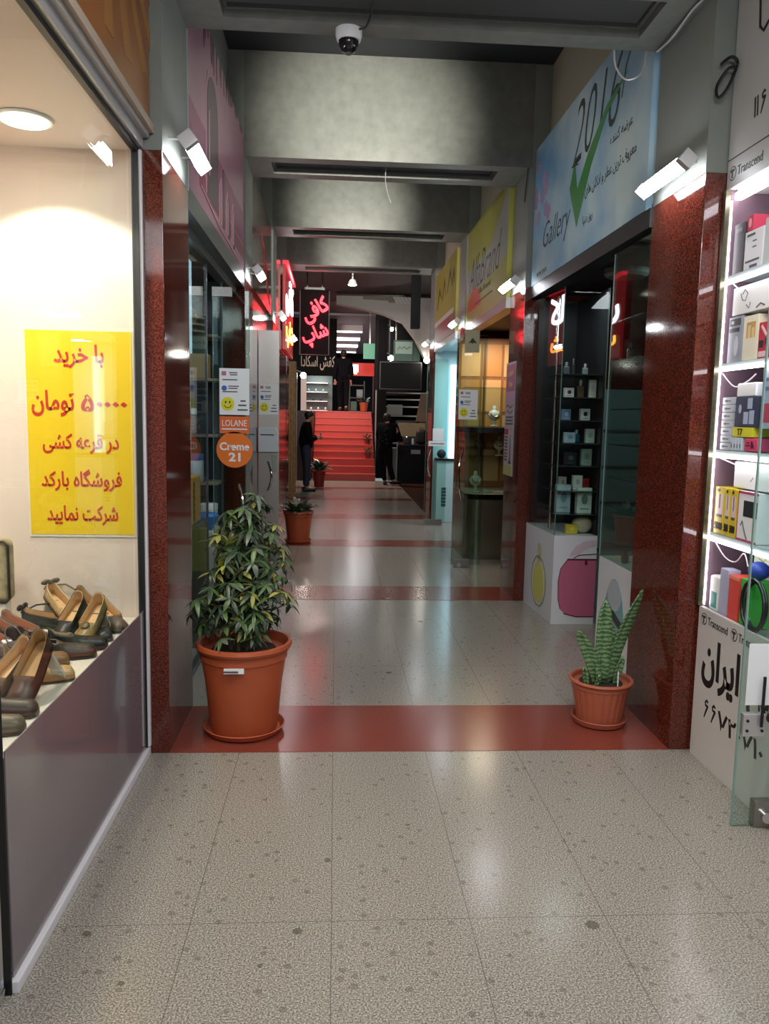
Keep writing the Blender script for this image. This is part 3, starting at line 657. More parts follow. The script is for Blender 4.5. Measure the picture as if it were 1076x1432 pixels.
# neon side sign
t = thing('neon_sign', 'red side-on light box with glowing white and orange letters at the passage end', 'sign', (-.735, 11.2, 2.5))
MB().box(-.02, .02, 0, 1.95, .0, 1.15).obj('board', mat('red_board', '#7c0f18', .3, emit=.25, ecol='#d01020'), t)
MB().box(-.02, .06, -.02, 1.97, 1.15, 1.20).obj('top_plate', mat('red_plate', '#c01a2c', .3, emit=1.2, ecol='#e01830'), t)
M = FL(.02, 0, 0)
m = MB(); m.text(M, fa('کافی'), 1.0, .80, .58, 1.75, dz=.01, bold=.02); m.obj('white_letters', mat('white_neon', '#ffffff', .4, emit=9, ecol='#f3eefc'), t)
m = MB(); m.text(M, fa('شاپ'), 1.0, .28, .42, 1.6, dz=.01, bold=.01); m.obj('orange_letters', mat('orange_neon', '#ffb050', .4, emit=7, ecol='#ff9a3c'), t)

# ------------------------------------------------------------------ right side electronics counter
CX = 1.735
sbox('wall_counter_side', mat('mauve_wall', '#6d5560', .6), CX+.012, 2.7, 3.556, 3.575, .0, 2.7)
sbox('wall_counter_back', mat('navy_wall', '#2c3142', .6), 2.3, 2.34, 1.8, 3.556, 0, 2.7)
t = thing('display_counter', 'white faced electronics display counter with lit shelves', 'counter', (0, 0, 0))
MB().box(CX, CX+.02, 2.0, 3.556, 0, .725).obj('front_panel', mat('counter_white', '#c9c4c2', .35), t)
MB().box(CX+.022, 2.29, 2.0, 3.55, 0, .715).obj('cabinet_body', mat('counter_body', '#8a8486', .5), t)
for k, z in enumerate((1.08, 1.465, 1.855, 2.24)):
    MB().box(CX+.015, 2.0, 2.0, 3.55, z-.018, z).obj('shelf_board', mat('shelf_glass', '#a9b4b4', .15), t)
    MB().box(CX+.008, CX+.026, 2.0, 3.545, z-.035, z-.019).obj('led_strip', LEDS, t)
MB().box(CX+.03, CX+.06, 2.0, 3.545, 2.575, 2.605).obj('led_strip', LEDS, t)
m = MB(); m.box(CX+.012, CX+.018, 3.540, 3.546, .735, 2.57); m.obj('led_strip', LEDS, t)
m = MB(); m.box(CX-.012, CX+.01, 3.546, 3.572, .73, 2.62); m.obj('corner_post', mat('olive_steel', '#6f6a58', .25, .8), t)
MB().box(CX+.04, 2.29, 2.0, 3.552, 2.607, 2.69).obj('top_board', WHITE, t)
light('counter_light', 'AREA', (CX+.10, 2.8, 2.55), 9, (.97, .96, 1), (CX+.16, 2.8, 0), .06, 1.3)
def logo(m, M, x, y, h, mi=0):
    m.disc(M, x, y, h*.62, None, .001, 1, 24); m.disc(M, x, y, h*.52, None, .0016, 2, 24)
    m.rect(M, x-h*.36, x+h*.36, y+h*.12, y+h*.34, .0026, 1); m.rect(M, x-h*.12, x+h*.12, y-h*.42, y+h*.2, .0026, 1)
    m.text(M, 'Transcend', x+h*2.9, y, h*.8, h*4.1, mi=0)
m = MB(); M = FR(CX, 3.556, 0)
for x in (.055, .335, .615, .9): logo(m, M, x, .675, .045)
m.text(M, fa('ایران'), .235, .485, .24, .34, bold=.03); m.text(M, fa('پارس'), .665, .465, .26, .38, bold=.03)
m.six(M, .13, .265, .085, .05); m.six(M, .20, .265, .085, .05); m.text(M, '۷۲۰۷۱۰', .435, .262, .085, .38, bold=.015)
m.obj('lettering', [INK, flat('#3a3436'), flat('#c9c4c2')], t)
# header sign
sbox('wall_right_header', PLAS2, CX+.04, 3.2, -.5, 3.575, 2.7, 4.0)
t = thing('shop_sign', 'pale grey header sign with Persian number above the electronics counter', 'sign', (CX+.012, 3.572, 2.62))
MB().box(-.012, .024, -1.9, 0, 0, 1.36).obj('board', mat('header_white', '#b3b3b1', .4), t)
m = MB(); M = FR(-.012, 0, 0); logo(m, M, .05, .06, .05); logo(m, M, .42, .06, .05)
m.text(M, '۱۱', .215, .28, .085, .036, bold=.02); m.six(M, .265, .28, .085, .045); m.stroke(M, [(.0, .125), (1.8, .125)], .004)
m.stroke(M, [(.16, .95), (.20, .60), (.23, .57), (.5, .72)], .014); m.poly(M, [(.30, .72), (.34, .64), (.5, .74), (.5, .84)], .002)
m.obj('lettering', [INK, flat('#3a3436'), flat('#b3b3b1')], t)
# products on the shelves: (name, label, y near..far, z, height, depth, colour, decorations)
def item(name, label, ya, yb, z, h, dpt, col, deco=None, x=CX+.03, cat='box', bev=.003, lean=0):
    t = thing(name, label, cat, (x, (ya+yb)/2, z+.001), 0, 'electronics on the lit shelves')
    hw = abs(yb-ya)/2; t.rotation_euler.y = R(lean)
    MB().box(0, dpt, -hw, hw, 0, h, bev=bev).obj('carton' if cat == 'box' else 'body', flat(col, .4), t)
    if deco:
        M = FR(0, 0, 0)
        for k, (nm, c, shapes) in enumerate(deco):
            m = MB()
            for s in shapes:
                if s[0] == 'r': m.rect(M, s[1]*hw, s[2]*hw, s[3]*h, s[4]*h, .0012+.0004*k)
                elif s[0] == 't': m.text(M, s[1], s[2]*hw, s[3]*h, s[4]*h, s[5]*2*hw, dz=.0018+.0004*k, bold=.02)
                elif s[0] == 'o': m.disc(M, s[1]*hw, s[2]*h, s[3]*hw, s[4]*h, .0012+.0004*k, 0, 18)
                elif s[0] == 's': m.stroke(M, [(a*hw, b*h) for a, b in s[1]], s[2], .0012+.0004*k)
            m.obj(nm, flat(c, .4), t)
    return t
Z = [.716, 1.08, 1.465, 1.855, 2.24]
item('product_box', 'dark grey box at the far end of the top lit shelf', 3.44, 3.53, Z[4], .22, .10, '#4a4650', [('print', '#8a8490', [('r', -.6, .6, .82, .9)])])
item('product_box', 'white box with printed lines on the top lit shelf', 3.28, 3.43, Z[4], .165, .12, '#e8e8ec', [('print', '#55565c', [('r', -.75, .1, .86, .92), ('r', -.1, .3, .7, .73), ('r', -.1, .3, .55, .58), ('r', -.8, .7, .2, .25)]), ('dark_band', '#5c5a7c', [('r', -.3, .5, .05, .12)])])
item('product_box', 'red and pink small box on the grey box, top shelf', 3.38, 3.43, Z[4]+.17, .065, .08, '#c8405a', [('print', '#e8a0a8', [('o', 0, .5, .5, .3)])], x=CX+.035)
item('product_box', 'pale grey box beside the white box on the top lit shelf', 3.15, 3.27, Z[4], .19, .14, '#bfc6c6')
item('router', 'black router box at the near end of the top shelf', 3.13, 3.25, Z[4]+.192, .08, .15, '#15171b', [('print', '#c8ccd0', [('r', -.7, .6, .35, .5)])])
item('product_box', 'grey webcam box with dark header on the second lit shelf', 3.40, 3.52, Z[3], .20, .08, '#9aa0ae', [('header', '#3c3a3c', [('r', -.85, .75, .8, .95), ('r', -.85, .6, .66, .75)]), ('picture', '#c8ccd2', [('o', .25, .35, .28, .22), ('r', -.6, -.2, .84, .91)])])
item('product_box', 'large white box with a doodle lying over the webcam box', 3.16, 3.50, Z[3]+.205, .12, .2, '#f2f1f0', [('doodle', '#55585e', [('s', [(-.6, .75), (-.5, .5), (-.35, .45), (-.25, .7), (-.4, .85), (-.5, .7)], .004), ('s', [(-.3, .3), (-.15, .15), (-.1, .35)], .004), ('s', [(.2, .1), (.4, .22), (.6, .12)], .006)])])
item('product_box', 'white and cream box with a window print on the second shelf', 3.27, 3.39, Z[3], .19, .09, '#ece4cc', [('picture', '#c59a55', [('r', -.5, .7, .5, .85)]), ('picture_detail', '#e0c890', [('r', -.3, .1, .5, .78), ('r', .25, .6, .5, .72)])])
item('blister_pack', 'red and black blister pack on the second lit shelf', 3.17, 3.26, Z[3], .15, .05, '#c03040', [('print', '#2c2628', [('r', -.8, -.1, .3, .5), ('r', .2, .9, .35, .55)]), ('pale_print', '#e6c8cc', [('r', -.8, .9, .05, .2), ('s', [(-.5, .9), (.4, .62)], .012)])], cat='box')
for k in range(7):
    item('memory_box', 'small grey boxed adapter, %s in the stack of seven' % ('lowest', 'second from the bottom', 'third from the bottom', 'middle one', 'third from the top', 'second from the top', 'topmost')[k], 3.43, 3.53, Z[2]+k*.034, .0325, .07, '#b7bcc4', [('print', '#3a3d44', [('r', -.55, -.15, .35, .65), ('r', -.1, .5, .42, .55)])])
item('product_box', 'plain glowing white box above the gadget box, third shelf', 3.25, 3.41, Z[2]+.235, .06, .09, '#f2f2f4', bev=.008)
item('product_box', 'dark box of clear gadgets on the third lit shelf', 3.22, 3.41, Z[2]+.105, .13, .09, '#3b4056', [('clear_packs', '#a8b4cc', [('r', -.2, .2, .1, .5), ('r', .3, .7, .1, .55), ('r', .1, .5, .6, .95), ('o', -.55, .6, .12, .15)])])
item('label_card', 'yellow card printed T7 under the gadget box', 3.25, 3.42, Z[2]+.062, .042, .08, '#d9d435', [('print', '#151512', [('t', 'T7', -.25, .5, .7, .25)])])
for k in range(4):
    item('charger', 'small pale charger, %s in the row beside the pink box' % ('farthest', 'second', 'third', 'nearest')[k], 3.335+.025*(3-k), 3.356+.025*(3-k), Z[2], .06, .04, '#c3ccd8', [('slot', '#6b7484', [('r', -.4, .4, .2, .5)])], bev=.005)
item('product_box', 'pink rounded box with dark digits on the third shelf', 3.21, 3.32, Z[2], .06, .07, '#d04a72', [('print', '#3a1522', [('r', -.5, -.1, .6, .68), ('r', -.6, .0, .4, .48), ('r', .2, .3, .25, .75), ('s', [(.4, .7), (.4, .25), (.5, .5), (.6, .25)], .004)])], bev=.012)
item('product_box', 'lavender and pink upright box at the near end of the third shelf', 3.12, 3.20, Z[2]+.10, .26, .1, '#b9bfdc', [('print', '#d0506e', [('r', -.4, .8, .1, .4)]), ('lines', '#6a74a8', [('r', -.8, .8, .6, .66), ('r', -.8, .4, .75, .8)])])
for k in range(3):
    item('power_bank_box', 'yellow 5000 power bank box, %s of three' % ('farthest', 'middle', 'nearest')[k], (3.445, 3.395, 3.335)[k], (3.535, 3.44, 3.39)[k], Z[1], .215, .08, '#d9bf2e',
         [('window', '#e2c9c4', [('r', -.65, .7, .42, .85)]), ('product', '#5a4a56', [('r', -.1, .15, .55, .85), ('r', -.5, .6, .36, .42)]), ('print', '#231c10', [('t', '5000', 0, .17, .16, .8), ('r', -.6, -.1, .9, .96)])])
item('product_box', 'white box with magenta border and black screen picture on the fourth shelf', 3.16, 3.325, Z[1], .215, .07, '#ecebee', [('border', '#b8436e', [('r', -1, 1, .95, 1), ('r', -1, 1, 0, .04), ('r', -1, -.93, 0, 1)]), ('screen', '#1b2428', [('r', -.4, .9, .5, .82)]), ('doodle', '#5a5c60', [('s', [(-.6, .3), (-.45, .4), (-.3, .28), (-.1, .15), (.1, .05)], .006)])])
item('product_box', 'large plain white case above the yellow boxes', 3.13, 3.42, Z[1]+.222, .115, .2, '#f0f0f0', [('mark', '#8c8c8e', [('s', [(.0, .3), (.15, .45)], .004)])], x=CX+.05, bev=.006)
item('router', 'white capped dispenser with teal base on the lowest shelf', 3.45, 3.535, Z[0], .165, .07, '#e6e6e2', [('teal_panel', '#2f8f88', [('r', -.4, .8, .1, .55)])], bev=.012)
item('product_box', 'tall lavender grey slab on the lowest lit shelf', 3.365, 3.44, Z[0], .215, .06, '#a8a9c2', bev=.006)
item('product_box', 'coral red box on the lowest lit shelf', 3.265, 3.355, Z[0], .20, .09, '#d6493f', [('lid', '#e58a72', [('r', -1, 1, .92, 1)])])
item('product_card', 'cream and white card with black hook print behind the red box', 3.20, 3.36, Z[0]+.0, .31, .01, '#f0ead2', [('print', '#24242a', [('s', [(-.1, .68), (.1, .76), (.4, .78)], .01), ('o', -.12, .66, .08, .03)]), ('loop', '#b09a3c', [('s', [(-.5, .93), (-.2, .96), (.3, .93), (.0, .87), (-.5, .9)], .005)])], x=CX+.14, cat='card')
item('product_box', 'bright green box on the lowest lit shelf', 3.16, 3.25, Z[0], .205, .09, '#3cab3a', [('print', '#58c8c8', [('o', .5, .15, .5, .12)])])
t = tag(MB().ball((0, 0, .04), (.045, .045, .04)).obj('mesh_ball', mat('blue_speaker', '#2a3f9c', .5, var=.4, vscale=200), loc=(CX+.08, 3.205, Z[0]+.206)), 'blue round speaker on the green box', 'speaker')
m = MB(); m.tube([(.0, .09*math.cos(k*.4), .11+.11*math.sin(k*.4)) for k in range(17)], .008, 8); m.tube([(.015, .08*math.cos(k*.4), .11+.10*math.sin(k*.4)) for k in range(17)], .008, 8)
t = tag(m.obj('cable_coil', BLACK, loc=(CX+.015, 3.12, Z[0]+.004)), 'black coiled cable standing on the lowest lit shelf', 'cable')
for k, (pts, lab) in enumerate((([(CX+.04, 3.53, 2.21), (CX+.06, 3.48, 2.17), (CX+.1, 3.40, 2.15)], 'dark thin wire under the top lit shelf'),
    ([(CX+.02, 3.53, 1.81), (CX+.05, 3.47, 1.75), (CX+.07, 3.40, 1.77), (CX+.07, 3.33, 1.80)], 'white wire sagging under the second lit shelf'),
    ([(CX+.03, 3.53, 1.43), (CX+.06, 3.42, 1.40), (CX+.06, 3.34, 1.44-.06), (CX+.06, 3.30, 1.35)], 'white wire hanging under the third lit shelf'),
    ([(CX+.03, 3.52, 1.05), (CX+.05, 3.45, .98), (CX+.06, 3.37, .97), (CX+.06, 3.30, 1.02), (CX+.06, 3.26, .97)], 'pink white wire sagging above the lowest lit shelf'))):
    cable('wire', lab, pts, .003, flat('#d8c8d0'))
# glass door leaf in front of the counter
t = thing('door_3', '', ''); del t['label'], t['category']; t['kind'] = 'structure'; t.location = (0, 2.86, 0)
MB().box(1.585, 2.6, -.005, .005, -.0, 2.35).obj('glass_leaf', glass('door_glass', (.86, .95, .93), .8, .01), t, smooth=False)
MB().box(1.582, 1.587, -.0055, .0055, 0, 2.35).obj('glass_edge', mat('glass_edge_pale', '#7f9b94', .2), t)
m = MB(); m.box(1.665, 1.9, -.02, .02, .0, .11, bev=.004); m.obj('patch_fitting', STEEL, t)
m = MB(); m.lathe([(.022, 0), (.022, .02)], 18, M=FF(1.71, -.02, .05)); m.obj('patch_screw', CHROME, t)
m = MB(); m.box(1.595, 1.685, -.018, .018, .375, .465, bev=.004); m.obj('lock', ALU, t)
m = MB()
for q in ((1.61, .44), (1.61, .40), (1.67, .40)): m.lathe([(.006, 0), (.006, .004)], 10, M=FF(q[0], -.018, q[1]))
m.obj('lock_screw', BLACK, t)
MB().lathe([(.006, -.1), (.006, .1)], 8, (1.66, -.03, .52)).obj('lock_pin', BLACK, t)
tag(MB().box(-.09, .09, -.002, 0, 0, .245).obj('notice_sheet', PAPER, loc=(1.69, 2.852, .50)), 'white paper sheet taped low on the glass door leaf', 'notice')

# ------------------------------------------------------------------ right bay one: perfume shop
y0, y1 = PY[0][1], PY[1][0]
X0 = 1.66
sbox('wall_right_shop', mat('perfume_wall', '#2a2a2e', .5), 3.0, 3.04, y0, y1, 0, 2.7)
sbox('ceiling_right_shop', DKWALL, 1.66, 3.2, y0, y1, 2.64, 2.73)
sbox('trim_10', mat('dark_lintel', '#1b1c1d', .4), 1.628, 1.75, y0, y1, 2.60, 2.698)
t = thing('shop_sign', 'light blue perfume shop sign with green tick and 2016', 'sign', (1.685, y1-.02, 2.70))
W_, H_ = 2.46, 1.09
def blue_board():
    m = mat('blue_board', '#8fb7cc', .3); nt = m.node_tree; b = nt.nodes['Principled BSDF']
    tc = nt.nodes.new('ShaderNodeTexCoord'); n = nt.nodes.new('ShaderNodeTexNoise'); n.inputs['Scale'].default_value = 1.6; n.inputs['Detail'].default_value = 3
    rp = nt.nodes.new('ShaderNodeValToRGB'); e = rp.color_ramp.elements
    e[0].position = .35; e[0].color = C('#6eabd8'); e[1].position = .66; e[1].color = C('#d3e9ec')
    nt.links.new(tc.outputs['Object'], n.inputs['Vector']); nt.links.new(n.outputs['Fac'], rp.inputs[0]); nt.links.new(rp.outputs[0], b.inputs['Base Color'])
    return m
MB().box(-.06, .06, -W_, 0, 0, H_).obj('board', blue_board(), t)
M = FR(-.06, 0, 0)
m = MB(); m.poly(M, [(1.02, .50), (1.12, .66), (1.20, .45), (1.42, .63), (1.75, .80), (2.08, .86), (1.75, .74), (1.48, .52), (1.22, .20)], .002); m.obj('tick', mat('tick_green', '#2e8a3c', .35), t)
m = MB()
m.text(M, '2016', 1.52, .83, .40, .92, shear=.3, bold=-.014); m.text(M, 'Gallery', .70, .30, .25, .72, shear=.35, bold=-.012)
m.text(M, fa('عرضه کننده'), 2.02, .55, .075, .36); m.text(M, fa('معروف ترین عطر و ادکلن های'), 1.83, .38, .085, .90); m.text(M, fa('روز دنیا'), 1.46, .20, .07, .2)
m.text(M, '۷۱۷۱۷۱', .32, .06, .035, .3)
m.stroke(M, [(1.05, .64), (1.2, .62)], .01); m.stroke(M, [(2.12, 1.02), (2.14, .98), (2.05, .9), (2.0, .74)], [.008, .012, .012, .008]); m.obj('lettering', flat('#2a3438'), t)
m = MB()
random.seed(9)
for k in range(9):
    cx, cy = random.uniform(.05, .5), random.uniform(.45, 1.0)
    for j in range(5): m.disc(M, cx+.035*math.cos(j*1.257), cy+.035*math.sin(j*1.257), .028, None, .0012+.0001*j, 0, 10)
m.obj('blossoms', flat('#b49ac0'), t)
# vitrine one
def print_panel(nm): pass
def vitrine(name, label, pts, hgt, loc):
    t = thing(name, label, 'display case', loc)
    MB().poly(Matrix.Identity(4), pts, hgt).obj('base', mat('vitrine_white', '#cfd0d6', .35), t, smooth=False)
    return t
t = vitrine('vitrine', 'perfume display case with a pink bottle printed on its white base', [(0, 0), (.34, 0), (.34, .78), (-.03, .78)], .70, (1.70, 5.93, 0))
m = MB(); M = FF(0, 0, 0)
m.poly(M, [(.07, .12), (.05, .2), (.045, .34), (.06, .44), (.11, .51), (.34, .51), (.34, .06), (.2, .06), (.11, .08)], .002, 0)
m.poly(M, [(.12, .54), (.17, .62), (.24, .66), (.34, .67), (.34, .63), (.27, .61), (.2, .56)], .002, 1)
m.stroke(M, [(.11, .515), (.34, .515)], .012, .0035, 2); m.stroke(M, [(.16, .525), (.2, .55), (.34, .56)], .006, .0035, 2); m.stroke(M, [(.1, .085), (.2, .06), (.34, .06)], .008, .0035, 2); m.stroke(M, [(.07, .12), (.05, .2), (.045, .34), (.06, .44), (.11, .51)], .005, .0035, 2)
m.disc(M, .26, .49, .012, .02, .004, 2, 12)
m.obj('bottle_print', [mat('pink_print', '#b8627f', .35), mat('pale_print', '#c8b4c0', .35), mat('dark_print', '#5c1c34', .35)], t)
m = MB(); M = Matrix(((.038, 0, -.9993, -.031), (-.9993, 0, -.038, .78), (0, 1, 0, 0), (0, 0, 0, 1)))
m.disc(M, .42, .26, .15, .17, .002, 0); m.disc(M, .42, .52, .06, .07, .002, 1); m.rect(M, .37, .47, .43, .47, .002, 1)
m.stroke(M, [(.42+.2*math.cos(k*.5), .27+.21*math.sin(k*.5)) for k in range(14)], .012, .003, 2)
m.obj('yellow_bottle_print', [flat('#c9c46a'), flat('#b8b49a'), flat('#8e8c68')], t)
m = MB(); m.box(.0, .34, -.0, .006, .705, 2.58); m.box(-.001, .005, .006, .78, .705, 2.58, M=Matrix.Rotation(R(2.2), 4, 'Z')); m.obj('glass', GLASS, t, smooth=False)
m = MB(); m.box(-.004, .002, -.003, .003, .705, 2.58); m.box(.338, .342, -.003, .003, .705, 2.58); m.obj('glass_edge', GEDGE, t)
MB().box(.33, .345, .02, .78, .705, 2.58).obj('back_panel', mat('vitrine_back', '#17171b', .4), t)
MB().box(.0, .33, .76, .78, .705, 2.58).obj('back_panel', mat('vitrine_back', '#17171b', .4), t)
SZ = [.705, .865, 1.045, 1.24, 1.415, 1.59, 1.765, 1.94]
for z in SZ[1:]: MB().box(.01, .328, .03, .45, z-.008, z).obj('glass_shelf', mat('dark_shelf_glass', '#2c3634', .12), t)
MB().lathe([(.015, .705), (.015, 2.56)], 12, (.055, .35, 0)).obj('chrome_pole', CHROME, t)
light('vitrine_lamp', 'AREA', (1.87, 6.02, 2.55), 2.2, (.9, .95, 1), (1.87, 6.2, 0), .2)
def perfume(kind, label, x, y, z, wd, h, c, c2='#222226'):
    t = thing('perfume_bottle' if kind == 'b' else 'perfume_box', label, 'bottle' if kind == 'b' else 'box', (x, y, z+.001), 0, 'perfumes in the glass case')
    if kind == 'b':
        MB().box(-wd/2, wd/2, -wd/3, wd/3, 0, h*.68, bev=wd*.18, seg=3).obj('flask', mat('scent_'+c.strip('#'), c, .1), t)
        MB().lathe([(wd*.16, h*.68), (wd*.16, h*.74), (wd*.26, h*.74), (wd*.26, h), (wd*.2, h*1.01)], 14).obj('cap', mat('cap_'+c2.strip('#'), c2, .2, .3), t)
    else:
        MB().box(-wd/2, wd/2, -wd*.3, wd*.3, 0, h, bev=.003).obj('carton', flat(c, .4), t)
        m = MB(); m.disc(FF(0, -wd*.3, 0), 0, h*.55, wd*.22, h*.2, .001); m.rect(FF(0, -wd*.3, 0), -wd*.3, wd*.3, h*.15, h*.2, .001); m.obj('print', flat(c2, .4), t)
B = (1.70, 5.93)
for (k, lab, x, y, s, wd, h, c, c2) in (
  ('b', 'round dark bottle on the top glass shelf', 1.80, 6.16, 7, .05, .10, '#5a5660', '#9a9aa0'), ('b', 'slim dark bottle beside the round one on the top shelf', 1.86, 6.18, 7, .025, .13, '#3b3a40', '#77777c'),
  ('b', 'clear bottle with silver cap on the top glass shelf', 1.95, 6.16, 7, .045, .09, '#8a9298', '#c8ccd0'),
  ('x', 'white box with dark round mark on the second glass shelf', 1.815, 6.12, 6, .075, .075, '#d6cfd2', '#4a2a38'), ('b', 'tall brown glass bottle on the second glass shelf', 1.915, 6.14, 6, .05, .14, '#6c5c48', '#c8c4b8'),
  ('x', 'tall white box at the near end of the second glass shelf', 1.995, 6.10, 6, .055, .14, '#dcd8d2', '#cfcac4'),
  ('x', 'blue grey box on the third glass shelf', 1.80, 6.12, 5, .07, .085, '#6d83a8', '#9fb0c8'), ('x', 'white box with a black bottle picture on the third shelf', 1.945, 6.10, 5, .075, .09, '#c9c9c6', '#1c1c20'),
  ('x', 'pale blue wide box on the fourth glass shelf', 1.83, 6.10, 4, .085, .08, '#a9c3d2', '#86a4b8'), ('b', 'teal bottle on the fourth glass shelf', 1.90, 6.14, 4, .045, .10, '#2f6a86', '#a8c8d0'),
  ('x', 'tall pale green box on the fourth glass shelf', 1.985, 6.08, 4, .07, .11, '#b9c8c0', '#9fb2aa'), ('x', 'grey green box on the fifth glass shelf', 1.965, 6.08, 3, .08, .13, '#8fa39a', '#6f8880'),
  ('x', 'dark navy box on the fifth glass shelf', 1.85, 6.12, 3, .09, .10, '#23262e', '#555a64'),
  ('x', 'white box beside the red one on the sixth shelf', 1.91, 6.10, 2, .075, .115, '#d4dad6', '#aab4b0'), ('x', 'red box on the sixth glass shelf', 1.985, 6.12, 2, .05, .09, '#b02030', '#7c1420'), ('x', 'grey box at the far end of the sixth shelf', 1.80, 6.13, 2, .06, .10, '#9a948e', '#77726c'),
  ('x', 'large pale mint box on the lowest but one shelf', 1.955, 6.06, 1, .115, .20, '#c6d8d0', '#6b8a80'), ('x', 'large pale blue box at the glass corner', 1.80, 6.10, 1, .11, .22, '#a9c0c8', '#7a98a4'),
  ('x', 'yellow box on the floor of the glass case', 1.865, 6.05, 0, .09, .075, '#d2b93a', '#e4d470')):
    perfume(k, lab, x, y, SZ[s] if s else .701, wd, h, c, c2)
tag(MB().ball((0, 0, .07), (.08, .07, .07)).obj('plush_ball', mat('cream_plush', '#cfc2a8', .8, var=.1, vscale=40, bump=.3), loc=(1.965, 6.09, .701)), 'cream fluffy ball on the floor of the perfume case', 'ball')
# vitrine two
t = vitrine('vitrine', 'narrow perfume case beside the first right pillar with a silver bottle print', [(0, 0), (.45, 0), (.45, .58), (0, .58)], .75, (1.66, 4.19, 0))
M = FR(0, .58, 0); m = MB()
m.disc(M, .30, .36, .17, .30, .002, 0); m.poly(M, [(.12, .46), (.2, .5), (.45, .42), (.47, .36), (.2, .44)], .003, 1); m.disc(M, .30, .56, .11, .09, .003, 2, 20)
m.obj('bottle_print', [mat('teal_print', '#6f9aa2', .3), mat('dark_band', '#20242a', .3), mat('silver_print', '#a9b2bc', .3)], t)
m = MB(); m.box(0, .006, 0, .58, .755, 2.58); m.box(.006, .45, .574, .58, .755, 2.58); m.obj('glass', GLASSG, t, smooth=False)
m = MB(); m.box(-.002, .004, .577, .583, .755, 2.58); m.obj('glass_edge', mat('glass_edge_pale', '#7f9b94', .2), t)
for z in (1.25, 1.45, 1.66, 1.95, 2.18): MB().box(.012, .22, .1, .56, z-.006, z).obj('glass_shelf', mat('dark_shelf_glass', '#2c3634', .12), t)
perfume('b', 'small black bottle on a shelf of the narrow case', 1.75, 4.66, 1.95, .05, .1, '#1a1a1e', '#303036')
perfume('b', 'little silver bottle on the floor of the narrow case', 1.72, 4.5, .751, .04, .08, '#3b3f44', '#1a1a1c')
t = thing('leaflet', 'cream leaflet lying on the narrow case base', 'paper', (1.75, 4.62, .752), R(20)); MB().box(-.06, .06, -.08, .08, 0, .004).obj('sheet', flat('#c8c0a0'), t)
# made-up cabinet for a teal reflection in the case glass, ceiling ring
t = thing('display_cabinet', 'pale teal cabinet deep inside the perfume shop, made up for a glass reflection', 'cabinet', (2.4, 6.45, 0))
MB().box(-.28, .5, 0, .24, 0, 1.85, bev=.004).obj('body', mat('teal_reflection', '#7d9094', .3), t)
m = MB()
for z in (.5, .9, 1.2, 1.5): m.box(-.26, .48, -.012, 0, z, z+.02)
m.obj('shelf_edge', flat('#3f5558'), t)
light('perfume_shop_lamp', 'AREA', (2.4, 5.2, 2.6), 6, (.9, .97, 1), (2.4, 5.8, 0), .4)
t = thing('ring_lamp', 'flat oval unlit ceiling lamp inside the perfume shop', 'lamp', (2.0, 5.5, 2.58)); MB().lathe([(.13, 0), (.15, .02), (.15, .055)], 28).obj('shade', flat('#7a7c7e'), t)

# pink poster on pillar two
t = thing('poster', 'tall pink and grey sale poster on the second right pillar', 'poster', (1.578, 7.12, 1.08))
PW, PH = .37, 1.02; M = FR(-.004, PW/2, 0)
MB().box(-.004, 0, -PW/2, PW/2, 0, PH).obj('sheet', flat('#b3aab2', .4), t)
m = MB(); m.rect(M, .01, PW-.01, .76, 1.0, .001, 0); m.rect(M, .01, PW-.01, .0, .09, .001, 1); m.rect(M, .02, .17, .37, .42, .001, 2); m.rect(M, .01, PW-.01, .66, .76, .0012, 3)
m.obj('colour_blocks', [flat('#a8487c', .4), flat('#a9b072', .4), flat('#a02a44', .4), flat('#bf8fb0', .4)], t)
m = MB()
m.text(M, fa('فروش'), .19, .93, .07, .2, mi=1, bold=.03); m.text(M, fa('ویژه'), .19, .83, .07, .15, mi=1, bold=.03)
for k, y in enumerate((.62, .57)): m.stroke(M, [(.05, y), (.12, y+.02), (.2, y-.01), (.3, y+.015)], .014, .0016, 2)
for y in (.53, .5, .47): m.rect(M, .04, .33, y-.008, y+.006, .0016, 0)
for k in range(8): m.rect(M, .03, .15, .13+k*.03, .145+k*.03, .0016, 0)
m.poly(M, [(.2, .11), (.32, .11), (.28, .15), (.27, .3), (.26, .37), (.25, .3), (.24, .15)], .002, 0)
m.obj('lettering', [flat('#4c4a58', .4), flat('#d8c23e', .4), flat('#8a2a55', .4)], t)
# ------------------------------------------------------------------ right bay two: jewellery shop
y0, y1 = PY[1][1], PY[2][0]
sbox('ceiling_right_jewellery', DKWALL, 1.58, 3.2, y0, y1, 2.64, 2.73)
sbox('wall_right_jewellery', mat('brown_wall', '#5b4632', .5), 2.6, 2.64, y0, y1, 0, 2.7)
t = thing('shop_sign', 'yellow and white brand sign with a red-orange dot on the right wall', 'sign', (1.59, y1-.02, 2.69))
W_, H_ = y1-y0-.04, 1.06
MB().box(-.05, .05, -W_, 0, 0, H_).obj('board', mat('yellow_board', '#a8a548', .3, var=.06, vscale=3), t)
M = FR(-.05, 0, 0); m = MB()
m.poly(M, [(0, .35), (0, .6), (W_*.6, .62), (W_, 1.0), (W_, .40), (W_*.5, .33)], .001, 0); m.poly(M, [(W_, 1.0), (W_*.8, 1.06), (W_, 1.06)], .001, 0)
m.disc(M, .55, .13, .42, .22, .0014, 1, 24, a0=0, a1=180)
m.obj('colour_shapes', [flat('#a9a9a0', .3), mat('orange_dot', '#dc4218', .3)], t)
m = MB(); m.text(M, 'AlfaBrand', W_*.48, .52, .36, 1.75, shear=.4, bold=-.012); m.text(M, 'Alfa Brand', W_*.5, .28, .06, .7); m.stroke(M, [(.6, .17), (1.6, .17)], .014); m.obj('lettering', flat('#33363c'), t)
